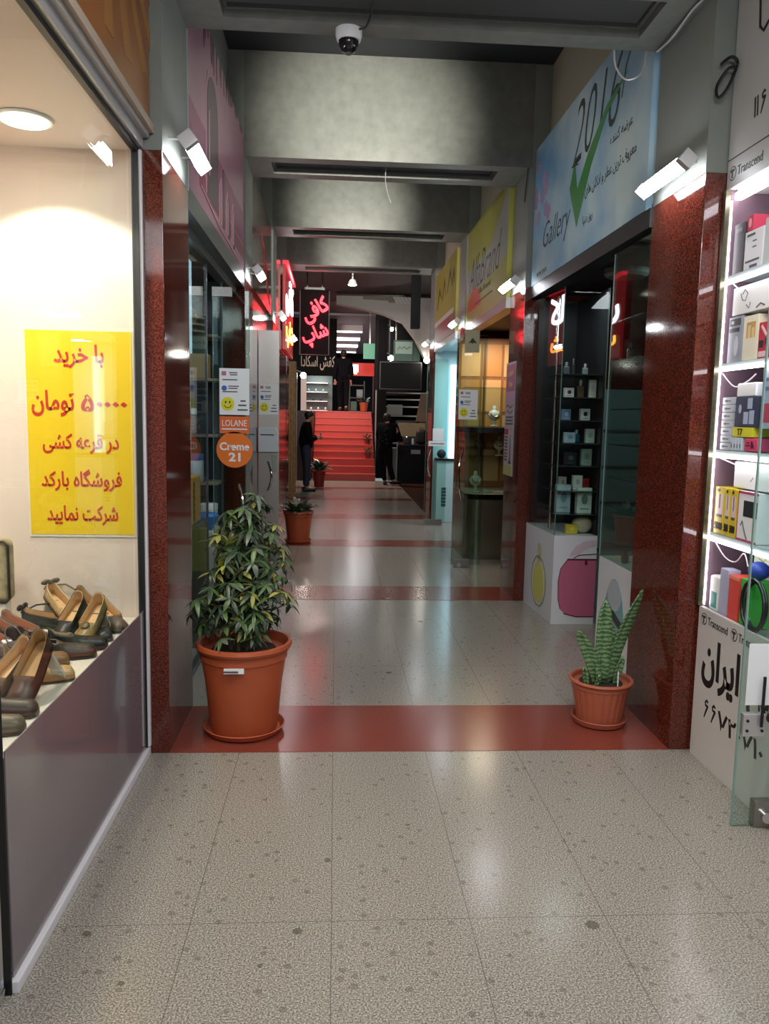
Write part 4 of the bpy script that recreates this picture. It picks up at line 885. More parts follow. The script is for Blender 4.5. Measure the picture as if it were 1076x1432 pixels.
t = thing('jewellery_case', 'jewellery showcase with curved black rim and steel base', 'display case', (1.47, 8.75, 0))
def rr(x0, x1, y0, y1, r): return [(x1, y0), (x1, y1), (x0, y1), (x0, y0+r)]+[(x0+r-r*math.cos(R(a)), y0+r-r*math.sin(R(a))) for a in range(10, 91, 10)]
MB().poly(I4, rr(0, .8, 0, .8, .16), .68).obj('base', mat('olive_steel2', '#8c8a74', .22, .85), t)
MB().poly(Matrix.Translation((0, 0, .68)), rr(-.01, .8, -.01, .8, .17), .06).obj('rim', BLACK, t)
MB().poly(Matrix.Translation((0, 0, .741)), rr(.02, .8, .02, .8, .15), .012).obj('display_floor', mat('case_cream', '#cfc2a2', .5), t)
m = MB(); q = rr(.01, .79, .01, .79, .16)[2:]
for a, b in zip(q, q[1:]): m.poly(I4, [a, b, (b[0]+.004, b[1]+.002), (a[0]+.004, a[1]+.002)], 1.66)
m.box(.17, .79, .008, .014, 0, 1.66)
m.obj('glass', GLASS, t, smooth=False); t.children[-1].location.z = .755
MB().box(.0, .8, .785, .80, .755, 2.55).obj('back_board', mat('wood_board', '#8a5a30', .5, var=.2, vscale=6), t)
m = MB()
for i in range(3):
    for k in range(4): m.rect(FF(0, .785, .8), .03+i*.26, .26+i*.26, .04+k*.42, .42+k*.42, .006, (i+k) % 2)
m.obj('display_squares', [flat('#b07a42'), flat('#c99a68')], t)
m = MB()
for z in (1.15, 1.5, 1.95): m.box(.04, .78, .45, .78, z, z+.008)
m.obj('glass_shelf', GLASSG, t)
m = MB(); m.box(.30, .33, .775, .784, .8, 2.5); m.obj('brown_strip', flat('#6a3a1c'), t)
light('jewellery_lamp', 'AREA', (1.85, 9.0, 2.5), 15, (1, .82, .6), (1.9, 9.3, 0), .4)
def bust(label, x, y, z, c):
    t = thing('necklace_bust', label, 'bust', (x, y, z), 0, 'jewellery busts in the curved case')
    MB().lathe([(.05, 0), (.05, .01), (.012, .015), (.012, .06), (.06, .09), (.075, .13), (.06, .17), (.025, .19), (.022, .23), (.01, .24)], 18, sy=.6).obj('form', flat(c), t)
    MB().tube([(.05*math.cos(R(a)), -.035-.01*abs(math.sin(R(a))), .155+.045*math.sin(R(a))) for a in range(180, 361, 15)], .005, 6).obj('necklace', mat('gold', '#c89a3c', .25, .9), t)
bust('pale bust with a gold necklace on the lowest tier of the curved case', 1.62, 8.98, .754, '#c8c2b0'); bust('white bust high on the upper tier of the curved case', 1.88, 9.32, 1.509, '#a9b8bc'); bust('brown bust on the middle tier of the curved case', 1.72, 9.32, 1.159, '#3a2a20'); bust('cream bust beside the brown one in the curved case', 1.95, 9.3, 1.159, '#d8c8a8')
for k, (x, y, c) in enumerate(((1.60, 8.85, '#b9c4b4'), (1.74, 8.87, '#8fae9a'), (1.9, 8.9, '#d8d0b8'))):
    t = thing('jewel_tray', ('pale', 'green', 'cream')[k]+' oval jewel tray on the curved case floor', 'tray', (x, y, .754), 0, 'jewel trays'); MB().lathe([(.05, 0), (.06, .012), (.058, .016), (.045, .01)], 18).obj('tray', flat(c), t)
t = thing('door_4', '', ''); del t['label'], t['category']; t['kind'] = 'structure'; t.location = (0, 8.27, 0)
MB().box(1.255, 1.575, -.005, .005, .03, 2.45).obj('glass_leaf', GLASSG, t, smooth=False)
m = MB(); m.box(1.252, 1.258, -.006, .006, .03, 2.45); m.obj('glass_edge', GEDGE, t)
m = MB(); m.box(1.28, 1.45, -.016, .016, .0, .09, bev=.004); m.obj('patch_fitting', STEEL, t)
pull(t, 1.345, -.004, 1.0, .55, -.055)
MB().box(1.32, 1.35, -.03, .03, .005, .05).obj('door_stop', CHROME, t)
notice((1.385, 8.264, 1.58), 'white smiley notice on the jewellery shop glass door', .2)
t = thing('hanging_sign', 'small square beige sign with a black emblem above the jewellery door', 'sign', (1.40, 8.22, 2.27))
MB().box(-.075, .075, -.006, .006, 0, .23).obj('plate', flat('#a09a7c'), t)
m = MB(); m.poly(FF(0, -.006, 0), [(-.045, .09), (-.02, .12), (0, .15), (.02, .13), (.05, .09), (.02, .10), (0, .09), (-.02, .10)], .001); m.obj('emblem', INK, t)
MB().tube([(0, 0, .23), (0, .0, .36)], .003, 6).obj('hanger', STEEL, t)
sbox('trim_11', mat('lintel_grey', '#7b7a76', .35, .4), 1.54, 1.66, y0, y1, 2.60, 2.69)
# ------------------------------------------------------------------ right bay three: cyan lit cosmetics shop
y0, y1 = PY[2][1], PY[3][0]
sbox('ceiling_right_cosmetics', mat('pale_cyan', '#a9c2c6', .5), 1.53, 3.2, y0, y1, 2.62, 2.73)
sbox('wall_right_cosmetics', mat('pale_cyan', '#a9c2c6', .5), 2.6, 2.64, y0, y1, 0, 2.62)
sbox('wall_right_cosmetics_end', mat('pale_cyan', '#a9c2c6', .5), 1.52, 2.6, y1-.012, y1-.002, 0, 2.62)
light('cosmetics_lamp', 'AREA', (1.95, 11.2, 2.55), 24, (.86, .95, .98), (1.95, 11.3, 0), .5)
t = thing('shop_sign', 'yellow sign with dark script, farthest on the right wall', 'sign', (1.545, y1-.02, 2.69))
W_ = y1-y0-.04
MB().box(-.05, .05, -W_, 0, 0, 1.03).obj('board', mat('yellow_board2', '#a89c48', .3, var=.08, vscale=3), t)
M = FR(-.05, 0, 0); m = MB(); m.rect(M, 0, W_, .0, .28, .001, 0); m.rect(M, .5, 1.6, .1, .26, .0015, 1); m.rect(M, 0, W_-.2, .26, .33, .0018, 2); m.obj('colour_shapes', [flat('#8c6a52', .3), flat('#a03c44', .3), flat('#c9c6ba', .3)], t)
m = MB()
for (a, b, c) in (((.25, .5), (.5, .75), (.7, .6)), ((.8, .55), (1.0, .82), (1.15, .58)), ((1.3, .6), (1.55, .85), (1.7, .66)), ((1.75, .62), (1.9, .8), (1.95, .64))): m.stroke(M, [a, b, c], [.03, .09, .02])
m.obj('lettering', flat('#3a3220'), t)
t = thing('door_5', '', ''); del t['label'], t['category']; t['kind'] = 'structure'; t.location = (0, 11.6, 0)
MB().box(1.33, 1.64, -.005, .005, .03, 2.45).obj('glass_leaf', GLASSG, t, smooth=False)
MB().box(1.327, 1.333, -.006, .006, .03, 2.45).obj('glass_edge', GEDGE, t)
MB().box(1.34, 1.6, -.016, .016, .0, .09).obj('patch_fitting', STEEL, t)
pull(t, 1.40, -.004, .93, .4, -.05)
t = thing('door_sign', 'white two-part sign on the cyan shop glass door', 'sign', (1.50, 11.59, 1.2))
m = MB(); m.box(-.07, .09, -.006, 0, .06, .24); m.box(-.13, .13, -.006, 0, -.02, .055); m.obj('plates', PAPER, t)
MB().rect(FF(0, -.006, 0), -.10, .10, .012, .022).obj('printed_line', flat('#6a6a70'), t)
t = thing('display_cabinet', 'white cosmetics cabinet with black counter in the cyan shop', 'cabinet', (1.75, 12.0, 0))
MB().box(-.2, .6, -.05, .22, .0, .95, bev=.004).obj('body', flat('#c4dde2'), t)
MB().box(-.21, .6, -.07, .22, .95, .98).obj('counter_top', BLACK, t)
MB().box(.0, .12, .05, .2, .98, 2.4).obj('light_column', mat('cyan_light', '#d8f6ff', .4, emit=2.2, ecol='#bdeeff'), t)
m = MB()
for k in range(6): m.box(-.12, -.05, -.056, -.05, .25+k*.05, .285+k*.05)
m.obj('printed_mark', flat('#3a5a66'), t)
tag(MB().ball((0, 0, .07), (.07, .06, .07)).obj('round_bag', flat('#2b3038'), loc=(1.62, 11.98, .981)), 'dark round bag on the cyan shop counter', 'bag')
sbox('trim_12', mat('lintel_white', '#c4c8c4', .35), 1.50, 1.60, y0, y1, 2.60, 2.69)

# ------------------------------------------------------------------ pots and plants
TERRA = mat('terracotta_plastic', '#a9502f', .45, var=.05, vscale=8); SOIL = mat('soil', '#2b1d16', .9, var=.3, vscale=60)
TERRA2 = mat('terracotta_pink', '#a85a42', .5, var=.06, vscale=10)
def pot(t, r, h, mt, saucer=True, flutes=0):
    rb = r*.72; z0 = .02
    if saucer:
        MB().lathe([(rb*.95, 0), (rb*1.12, .008), (rb*1.22, .035), (rb*1.19, .038), (rb*1.08, .014), (rb*.9, .012)], 48).obj('saucer', mt, t)
    prof = [(rb*.98, z0), (rb, z0+.01), (rb+(r*.9-rb)*.55, h*.55), (r*.9, h*.82), (r*.93, h*.83), (r*.94, h*.92), (r, h*.93), (r*1.03, h*.96), (r*1.01, h*.995), (r*.95, h), (r*.91, h*.98), (r*.88, h*.9)]
    MB().lathe(prof, 96 if flutes else 56, flute=(1, 3, flutes, .018) if flutes else None).obj('pot', mt, t)
    MB().lathe([(r*.885, h*.895), (r*.5, h*.905), (r*.02, h*.91)], 40).obj('soil', SOIL, t)
def leaf(m, p, dr, nrm, L, W, mi, curl=.25, segs=5):
    dr = dr.normalized(); sd = dr.cross(nrm).normalized(); nn = sd.cross(dr).normalized()
    A = []
    for i in range(segs+1):
        u = i/segs; wdh = W*.5*(math.sin(math.pi*min(1, u*.93+.05))**.8) if 0 < i < segs else .001
        c = p+dr*(L*u)-nn*(curl*L*u*u)
        A.append((c-sd*wdh+nn*wdh*.25, c, c+sd*wdh+nn*wdh*.25))
    vv = [[m.bm.verts.new(q) for q in row] for row in A]
    for a, b in zip(vv, vv[1:]):
        for k in (0, 1):
            f = m.bm.faces.new((a[k], a[k+1], b[k+1], b[k])); f.material_index = mi
LG = [mat('leaf_dark', '#2b3c26', .35, var=.2, vscale=30), mat('leaf_mid', '#4b6338', .35, var=.2, vscale=30), mat('leaf_grey', '#566152', .3, var=.2, vscale=30), mat('leaf_yellow', '#9c9a50', .4, var=.2, vscale=30)]
t = thing('potted_plant', 'bushy variegated umbrella plant in the big terracotta pot on the left', 'plant', (-.445, 3.86, .002))
pot(t, .232, .465, TERRA)
tg = MB().box(-.05, .045, -.208, -.2, .36, .385).obj('label_tag', PAPER, t); tg.location = (-.02, -.013, 0)
MB().rect(FF(-.03, -.2225, .3665), -.018, .05, .003, .012).obj('tag_print', flat('#5a4a52'), t)
random.seed(21); st = MB(); fo = MB()
stems = [((0, 0), (.03, .0), .74), ((-.05, .02), (-.10, .02), .55), ((.06, .01), (.13, .0), .5), ((-.02, -.05), (-.04, -.1), .42), ((.03, .05), (.05, .1), .6), ((.02, -.04), (.09, -.1), .34), ((-.06, -.02), (-.17, -.06), .30), ((-.02, 0), (-.03, .02), .68), ((.04, 0), (.09, .03), .66)]
for (b0, tip, hh) in stems:
    pts = [(b0[0]+(tip[0]-b0[0])*(k/6)**1.3, b0[1]+(tip[1]-b0[1])*(k/6)**1.3, .42+hh*k/6) for k in range(7)]
    st.tube(pts, [.009-.001*k for k in range(7)], 6)
    nl = int(hh*52)
    for j in range(nl):
        u = .12+.88*j/max(1, nl-1); k = min(5, int(u*6)); f_ = u*6-k
        p = Vector(pts[k]).lerp(Vector(pts[k+1]), f_)
        a = random.uniform(0, 6.283); lean_ = random.uniform(.15, .7)*(1.15-.55*u)
        dirp = Vector((math.cos(a), math.sin(a), lean_+.25*u)).normalized(); pl = random.uniform(.07, .19)*(1.1-.5*u)
        q = p+dirp*pl; st.tube([p, p+dirp*pl*.5+Vector((0, 0, .01)), q], .0028, 5)
        n_ = random.choice((6, 7, 7, 8)); vari = random.random()
        base_n = (Vector((0, 0, 1))+dirp*.6+Vector((random.uniform(-.3, .3), random.uniform(-.3, .3), 0))).normalized()
        e1 = base_n.cross(Vector((.3, .2, 1))).normalized(); e2 = base_n.cross(e1)
        for i in range(n_):
            an = 6.283*i/n_+a; dd = e1*math.cos(an)+e2*math.sin(an)-base_n*random.uniform(.0, .3)
            mi = 3 if (vari > .86 and random.random() < .5) or random.random() < .04 else random.choice((0, 0, 1, 1, 2))
            leaf(fo, q, dd, base_n, random.uniform(.05, .09), random.uniform(.016, .027), mi, random.uniform(.1, .6))
st.obj('stem', mat('stem_brown', '#5b5036', .6), t); fo.obj('foliage', LG, t, normals=False)
# snake plant
t = thing('potted_plant', 'snake plant in a fluted terracotta pot beside the right pillar', 'plant', (1.41, 3.93, .002))
pot(t, .162, .245, TERRA2, flutes=24)
def snake_mat():
    m = mat('snake_leaf', '#4d6b45', .35); nt = m.node_tree; b = nt.nodes['Principled BSDF']
    tc = nt.nodes.new('ShaderNodeTexCoord'); wv = nt.nodes.new('ShaderNodeTexWave'); wv.bands_direction = 'Z'; wv.inputs['Scale'].default_value = 14; wv.inputs['Distortion'].default_value = 4; wv.inputs['Detail'].default_value = 2; wv.inputs['Detail Scale'].default_value = 3
    rp = nt.nodes.new('ShaderNodeValToRGB'); e = rp.color_ramp.elements; e[0].position = .3; e[0].color = C('#3c5a38'); e[1].position = .8; e[1].color = C('#728e62')
    nt.links.new(tc.outputs['Object'], wv.inputs['Vector']); nt.links.new(wv.outputs['Fac'], rp.inputs[0]); nt.links.new(rp.outputs[0], b.inputs['Base Color'])
    return m
SN = snake_mat()
for (x, y, tx, ty, h, wd, tw) in ((-.01, -.03, -.005, -.02, .46, .062, 0), (.03, .0, .20, .02, .50, .058, .5), (-.03, -.02, -.145, -.03, .30, .055, -.3), (.05, -.01, .03, .02, .34, .055, .3), (.0, .03, .02, .06, .38, .06, .8), (.055, .02, .12, .05, .28, .04, .2), (.06, -.04, .09, -.05, .16, .03, 0), (-.09, -.03, -.105, -.03, .10, .025, 0), (-.05, -.06, -.035, -.07, .07, .02, .4)):
    m = MB(); rows = []
    for k in range(9):
        u = k/8; c = Vector((x+(tx-x)*u**1.4, y+(ty-y)*u, .215+h*u)); wv_ = wd*.6*(.55+.6*math.sin(math.pi*min(1, .12+u*.75)))*(1 if u < .75 else math.sqrt(max(.001, 1-((u-.75)/.25)**2)))
        a = tw*u; s_ = Vector((math.cos(a), math.sin(a), 0)); n_ = Vector((-math.sin(a), math.cos(a), 0))
        rows.append([m.bm.verts.new(q) for q in (c-s_*wv_-n_*.012, c+n_*.003, c+s_*wv_-n_*.012)])
    for a, b in zip(rows, rows[1:]):
        for k in (0, 1): m.bm.faces.new((a[k], a[k+1], b[k+1], b[k]))
    lo = m.obj('leaf', SN, t); md = lo.modifiers.new('thickness', 'SOLIDIFY'); md.thickness = .006
MB().box(.062, .067, -.075, -.07, .20, .30).obj('white_stake', PAPER, t)
# leafy pot further down
def hosta(t, z, rad, n, sz, seed, up_=.5):
    random.seed(seed); m = MB()
    for k in range(n):
        a = random.uniform(0, 6.283); rr_ = random.uniform(.0, rad*.5); e = random.uniform(.25, 1.2)*up_*2
        p = Vector((rr_*math.cos(a), rr_*math.sin(a), z)); dd = Vector((math.cos(a), math.sin(a), e))
        q = p+dd.normalized()*random.uniform(.02, .1); m.tube([p, q], .003, 4, mi=1)
        leaf(m, q, dd, Vector((0, 0, 1)) if e < 1.2 else Vector((math.cos(a+3.14), math.sin(a+3.14), .3)), random.uniform(.7, 1.15)*sz, sz*random.uniform(.28, .4), random.choice((0, 1, 2, 2)), random.uniform(.2, .6))
    m.obj('foliage', LG, t, normals=False)
t = thing('potted_plant', 'low leafy plant in a terracotta pot by the third left pillar', 'plant', (-.455, 9.85, .002)); pot(t, .19, .40, TERRA); hosta(t, .37, .17, 70, .17, 5, .62)
t = thing('potted_plant', 'green plant in a dark red pot behind the man with the phone', 'plant', (-.36, 17.6, 0)); pot(t, .15, .36, mat('dark_red_pot', '#7c2622', .4), False); hosta(t, .34, .16, 34, .3, 7, 1.1)

# ------------------------------------------------------------------ far hall
SY = 19.62; RISE, TREAD, NS = .174, .30, 10
st = MB(); RED = mat('red_stair', '#b3372b', .3, var=.05, vscale=6)
for k in range(NS): st.box(-.57, 1.0, SY+k*TREAD, SY+NS*TREAD, k*RISE, (k+1)*RISE-.02)
S = tag(st.obj('staircase', RED, smooth=False), 'red staircase of ten steps at the end of the passage', 'staircase')
for k in range(NS): MB().box(-.57, 1.0, SY+k*TREAD-.02, SY+k*TREAD+TREAD-.001, (k+1)*RISE-.02, (k+1)*RISE).obj('tread', mat('red_tread', '#c4483a', .25), S)
UZ = NS*RISE
sbox('floor_upper', mat('red_landing', '#b23a30', .3), -4, 1.0, SY+NS*TREAD, 36, UZ-.2, UZ-.0)
sbox('wall_back', mat('far_wall', '#1c1e22', .8, spec=.1), -4, 4.2, 36, 36.1, 0, 5)
sbox('wall_hall_left', mat('hall_dark', '#1a1516', .7, spec=.15), -1.42, -1.32, 12.8, 22.0, 0, 4.47)
sbox('wall_hall_right', mat('hall_dark', '#1a1516', .7, spec=.15), 3.6, 3.7, 12.8, 22.6, 0, 4.47)
sbox('wall_stair_left', mat('stair_side', '#3a2020', .4), -1.3, -.59, SY, 22.55, 0, UZ-.02)
sbox('ceiling_upper', mat('upper_ceiling', '#6b7074', .6), -4, 4.2, 22.65, 36, 4.42, 4.55)
sbox('wall_kiosk_back', mat('kiosk_dark', '#121315', .8, spec=.1), 1.02, 3.6, 21.3, 21.35, 0, 4.47)
light('stairs_fill_light', 'AREA', (-.45, 19.9, 4.3), 190, (1, .78, .68), (.0, 20.8, .9), .5)  # added light without a fitting, brightens the dark stairs
light('ramp_fill_light', 'AREA', (.9, 15.4, 4.44), 60, (1, .93, .88), (1.5, 19, 3.3), .8)  # unseen light added to brighten the curved ramp
light('upper_lamp', 'AREA', (.3, 28, 4.3), 160, (.95, .98, 1), (.3, 28, 0), 2.5, 6)
# wooden post and white posts on the left
t = thing('carved_post', 'carved golden wooden post standing at the left hall entrance', 'post', (-.87, 15.35, 0))
MB().box(-.1, .1, -.1, .1, 0, 2.62, bev=.02).obj('shaft', mat('gold_wood', '#8a6740', .5, var=.35, vscale=14), t)
m = MB()
for k in range(4): m.tube([(-.075+.05*k, -.102, .05), (-.075+.05*k, -.102, 2.55)], .012, 6)
m.obj('flutes', mat('gold_wood_light', '#a88250', .5, var=.3, vscale=20), t)
m = MB(); m.box(-.13, .13, -.13, .13, 0, .1, bev=.01); m.obj('foot', mat('gold_wood', '#8a6740', .5), t)
# cafe neon
t = thing('neon_sign', 'hanging dark sign with red neon cafe lettering above the stairs', 'sign', (-.405, 14.5, 2.665))
W_, H_ = .52, 1.17
MB().box(-W_/2, W_/2, 0, .05, 0, H_, bev=.012).obj('box', mat('neon_board', '#1a060c', .7, spec=.15), t)
m = MB(); e = W_/2; m.tube([(-e, -.01, .02), (e, -.01, .02), (e, -.01, H_-.02), (-e, -.01, H_-.02), (-e, -.01, .02)], .012, 6); m.obj('frame', mat('neon_frame', '#9a8a90', .3, .5), t)
m = MB(); M = FF(0, -.02, 0)
m.text(M, fa('کافی'), .02, .80, .36, .5, rot=30, outline=.028); m.text(M, fa('شاپ'), .02, .36, .36, .48, rot=22, outline=.028)
m.obj('neon_tubes', mat('red_neon', '#ff4a50', .4, emit=7, ecol='#ff2f3c'), t)
m = MB(); m.box(-.15, -.12, .01, .04, H_, 4.47-2.665); m.box(.12, .15, .01, .04, H_, 4.47-2.665); m.box(-.18, .18, 0, .05, H_, H_+.04); m.obj('hanger', STEEL, t)
# shop fascia on the upper floor
t = thing('shop_sign', 'black fascia with grey Persian lettering above the upper shoe shop', 'sign', (-.52, 23.3, 2.85))
MB().box(-.9, .52, 0, .1, -.05, 1.55).obj('board', mat('black_fascia', '#0c0c0c', .8, spec=.1), t)
m = MB(); m.text(FF(0, 0, 0), fa('کفش اسکادا'), -.02, .28, .42, .98, dz=.02, bold=.01); m.obj('lettering', mat('dim_letters', '#8b8074', .4), t)
t = thing('display_shelf', 'bright shoe shelves inside the upper shop left of the stairs', 'shelf', (-.62, 24.6, UZ))
MB().box(-.45, .5, .3, .32, 0, 1.1).obj('back_panel', mat('upper_back', '#5a5f5c', .5), t)
for z in (.02, .3, .58, .86): MB().box(-.45, .35, 0, .3, z, z+.02).obj('shelf_board', WHITE, t)
random.seed(4)
for k in range(10):
    z = (.04, .32, .60)[k % 3]; x = -.38+.075*k
    t2 = thing('shoe', 'small %s shoe on the bright upper shop shelves' % ('white', 'black', 'grey')[k % 3], 'shoe', (-.62+x, 24.7, UZ+z+.001), R(90), 'shoes in the upper shop')
    m = MB(); m.ball((0, 0, .035), (.09, .035, .035), n=10, m=6); m.ball((-.05, 0, .05), (.035, .03, .04), n=10, m=6); m.obj('upper', flat(('#d8d8d4', '#1d1d1f', '#8d9490')[k % 3]), t2); MB().box(-.09, .09, -.03, .03, 0, .012).obj('sole', BLACK, t2)
light('upper_shop_lamp', 'AREA', (-.55, 24.2, 2.78), 18, (.92, 1, .97), (-.55, 24.6, UZ), .6)
tag(MB().box(-.08, .08, -.08, .08, 0, 1.06).obj('white_post', flat('#b9b6b2'), loc=(-.95, 23.35, UZ)), 'white square post beside the upper shoe shop', 'post')
for k in range(4):
    t = thing('ceiling_light', 'white fluorescent ceiling light on the upper floor, %s from the stairs' % ('first', 'second', 'third', 'fourth')[k], 'lamp', (.38, 25+k*2.6, 4.2), 0, 'fluorescent lights of the upper floor')
    MB().box(-.42, .42, -.09, .09, .03, .22).obj('housing', WHITE, t); MB().box(-.4, .4, -.08, .08, 0, .03).obj('diffuser', mat('tube_glow', '#fff', .4, emit=7, ecol='#f6faff'), t)
# red glowing shop and pillars on the upper floor
t = thing('neon_sign', 'small red and white glowing sign on the upper floor', 'sign', (.80, 26.5, 2.95))
MB().box(-.4, .45, 0, .08, 0, .42).obj('box', mat('red_glow', '#6a1512', .4, emit=.45, ecol='#ff3020'), t)
m = MB(); m.rect(FF(0, 0, 0), -.3, -.08, .12, .36, .01); m.rect(FF(0, 0, 0), -.22, -.12, .06, .14, .01); m.obj('white_mark', mat('white_glow', '#fff', .4, emit=5), t)
m = MB(); m.box(-.4, -.36, 0.02, .06, -1.21, 0); m.box(.41, .45, .02, .06, -1.21, 0); m.obj('leg_post', flat('#5a1a18'), t)
t = thing('display_rack', 'crowded goods rack on the right of the upper floor', 'rack', (.62, 25.6, UZ))
m = MB(); m.box(-.2, .3, 0, .3, 0, .05); m.box(-.2, -.17, 0, .3, .05, 1.0); m.box(.27, .3, 0, .3, .05, 1.0); m.box(-.17, .27, .0, .3, .45, .48); m.box(-.17, .27, 0, .3, .85, .88); m.obj('frame', flat('#4a5a50'), t)
tag(MB().box(-.1, .1, -.1, .1, 0, .3, bev=.01).obj('carton', flat('#6b8a74'), loc=(.57, 25.75, UZ+.051)), 'green carton low on the upper goods rack', 'box')
tag(MB().box(-.1, .1, -.1, .1, 0, .25, bev=.01).obj('carton', flat('#a8b4ae'), loc=(.76, 25.75, UZ+.481)), 'pale carton high on the upper goods rack', 'box')
t = thing('potted_plant', 'orange pot with a plant at the top of the stairs', 'plant', (.80, 22.95, UZ)); pot(t, .13, .26, mat('orange_pot', '#b5502a', .4), False); hosta(t, .24, .12, 22, .2, 12, 1)
for k in range(2):
    t = thing('potted_plant', 'small yellow-green plant on the right of the stairs, %s one' % ('lower', 'higher')[k], 'plant', (.84, SY+(2.55, 4.55)[k]*TREAD, RISE*(3, 5)[k])); pot(t, .08, .15, mat('dark_red_pot', '#7c2622', .4), False); hosta(t, .14, .06, 22, .13, 14+k, .9)
# curved ramp soffit
t = thing('curved_ramp', 'pale curved ramp slab rising above the right of the stairs', 'ramp', (0, 19.2, 0))
pts = [(-.02, 4.40), (2.3, 4.40), (2.3, 2.95), (2.08, 3.02), (1.85, 3.45), (1.55, 3.82), (1.1, 4.0), (.55, 4.12), (-.02, 4.22)]
MB().poly(FF(0, 0, 0), pts, .3).obj('slab', mat('ramp_grey', '#a8a19c', .5), t)
m = MB(); m.poly(FF(0, -.3, 0), [(.6, 4.40), (1.35, 4.40), (1.35, 4.27), (1.2, 4.27), (1.2, 4.31), (.6, 4.33)], .02); m.obj('stepped_edge', flat('#6d5c50'), t)
m = MB()
for k in range(5): m.poly(FF(0, -.325, 0), [(1.3+k*.09, 4.4), (1.34+k*.09, 4.4), (1.44+k*.09, 4.25), (1.40+k*.09, 4.25)], .01)
m.obj('striped_grille', flat('#b8b8b4'), t)
sbox('pillar_hall', mat('black_column', '#101012', .8, spec=.1), 1.52, 1.70, 16.4, 16.6, 3.42, 4.47)
sbox('pillar_hall_inner', mat('black_column', '#101012', .8, spec=.1), 1.06, 1.30, 20.6, 20.8, 0, 4.1)
def globe(label, x, y, z, arm, r=.07):
    t = thing('globe_lamp', label, 'lamp', (x, y, z), 0, 'globe lamps of the hall'); MB().ball((0, 0, 0), r).obj('globe', mat('globe_glow', '#fff', .4, emit=55, ecol='#fff8ec'), t)
    MB().tube([(0, 0, r*.8), (arm[0]*.3, arm[1]*.3, r+.05), (arm[0], arm[1], r+.06)], .012, 6).obj('arm', STEEL, t)
globe('glowing globe lamp low on the black inner column', 1.40, 20.7, 3.12, (-.12, 0)); globe('glowing globe lamp on the dark side wall of the hall', -.80, 19.4, 2.56, (-.53, 0))
globe('glowing globe lamp high on the black inner column', 1.41, 20.7, 3.86, (-.13, 0), .05); globe('glowing globe lamp on the lower end of the curved ramp', 2.13, 18.80, 2.95, (.04, .20))
sbox('pillar_left_hall', mat('pale_post', '#9a9490', .4), -1.02, -.93, 19.0, 19.1, 0, 2.6)
# kiosk under the ramp
t = thing('wall_screen', 'large black screen hanging over the kiosk', 'screen', (1.56, 19.3, 2.26)); MB().box(-.52, .52, 0, .06, 0, .68, bev=.01).obj('bezel', BLACK, t); MB().box(-.49, .49, -.004, 0, .03, .65).obj('panel', mat('screen_black', '#08080a', .5, spec=.15), t)
m = MB(); m.box(-.3, -.27, .02, .05, .68, 2.2); m.box(.27, .3, .02, .05, .68, 2.2); m.obj('hanger', BLACK, t)
t = thing('green_sign', 'green and pale sign board above the black screen', 'sign', (1.56, 20.2, 3.02)); MB().box(-.12, .55, 0, .06, 0, .52).obj('board', mat('green_board', '#2c5a48', .4), t)
m = MB(); m.rect(FF(0, 0, 0), -.08, .38, .18, .48, .004); m.obj('pale_panel', flat('#9fb8ae'), t); m = MB(); m.stroke(FF(0, -.004, 0), [(-.02, .28), (.03, .36), (.08, .3), (.14, .36), (.2, .3), (.3, .36)], .02); m.obj('script_mark', flat('#2c5a48'), t)
m = MB(); m.box(-.08, -.05, .02, .05, .52, 1.45); m.box(.48, .51, .02, .05, .52, 1.45); m.obj('hanger', STEEL, t)
t = thing('green_sign', 'small green square sign left of the inner column', 'sign', (.92, 22.2, 3.2)); MB().box(-.18, .14, 0, .1, 0, .42).obj('board', mat('green_board2', '#4d8a72', .4, emit=.15, ecol='#6ad0a8'), t); MB().box(-.02, .02, .03, .07, .42, 1.27).obj('hanger', STEEL, t)
t = thing('kiosk_shelf', 'white railed shelf unit behind the kiosk counter', 'shelf', (1.75, 20.9, 0))
m = MB(); m.box(-.7, -.66, 0, .35, 0, 2.3); m.box(.66, .7, 0, .35, 0, 2.3); m.obj('upright', flat('#8d9290'), t)
for z in (.9, 1.25, 1.62, 1.86, 2.05, 2.22): MB().box(-.66, .66, -.02, .35, z, z+.035).obj('shelf_board', flat('#aeb4b0'), t)
MB().box(-.66, -.2, .2, .34, 1.66, 1.86).obj('green_panel', flat('#1f5a46'), t)
t = tag(MB().box(-.2, .2, -.01, .01, 0, .27).rect(FF(0, -.01, 0), -.2, .2, 0, .27, .001).obj('notice_board', flat('#a8aaa8'), loc=(1.55, 20.85, 1.661)), 'pale card with a diagonal line on the kiosk shelf', 'card')
t = thing('printer', 'black printer on the kiosk shelf', 'printer', (1.85, 20.86, 1.286)); MB().box(-.28, .28, -.1, .2, 0, .24, bev=.02).obj('body', BLACK, t); MB().box(-.2, .2, -.12, -.1, .1, .14).obj('paper_tray', flat('#77777a'), t)
t = tag(MB().box(-.4, .3, -.03, .0, 0, .34, bev=.004).obj('beige_panel', flat('#a08a66'), loc=(1.98, 20.1, 1.12)), 'beige panel fixed over the kiosk counter', 'panel')
S2 = MB().box(-.38, .28, .001, .03, -1.12, 0).obj('stand', flat('#3a3430'), t)
t = tag(MB().poly(FF(0, 0, 0), [(-.1, 0), (.25, 0), (.25, .72), (.02, .72)], .03).obj('brown_panel', flat('#6a5442'), loc=(2.15, 20.3, 1.5)), 'brown leaning panel beside the kiosk shelf', 'panel'); MB().box(.0, .2, .001, .03, -1.5, 0).obj('stand', flat('#3a3430'), t)
t = thing('kiosk_counter', 'black kiosk counter at the end of the passage on the right', 'counter', (1.82, 19.15, 0))
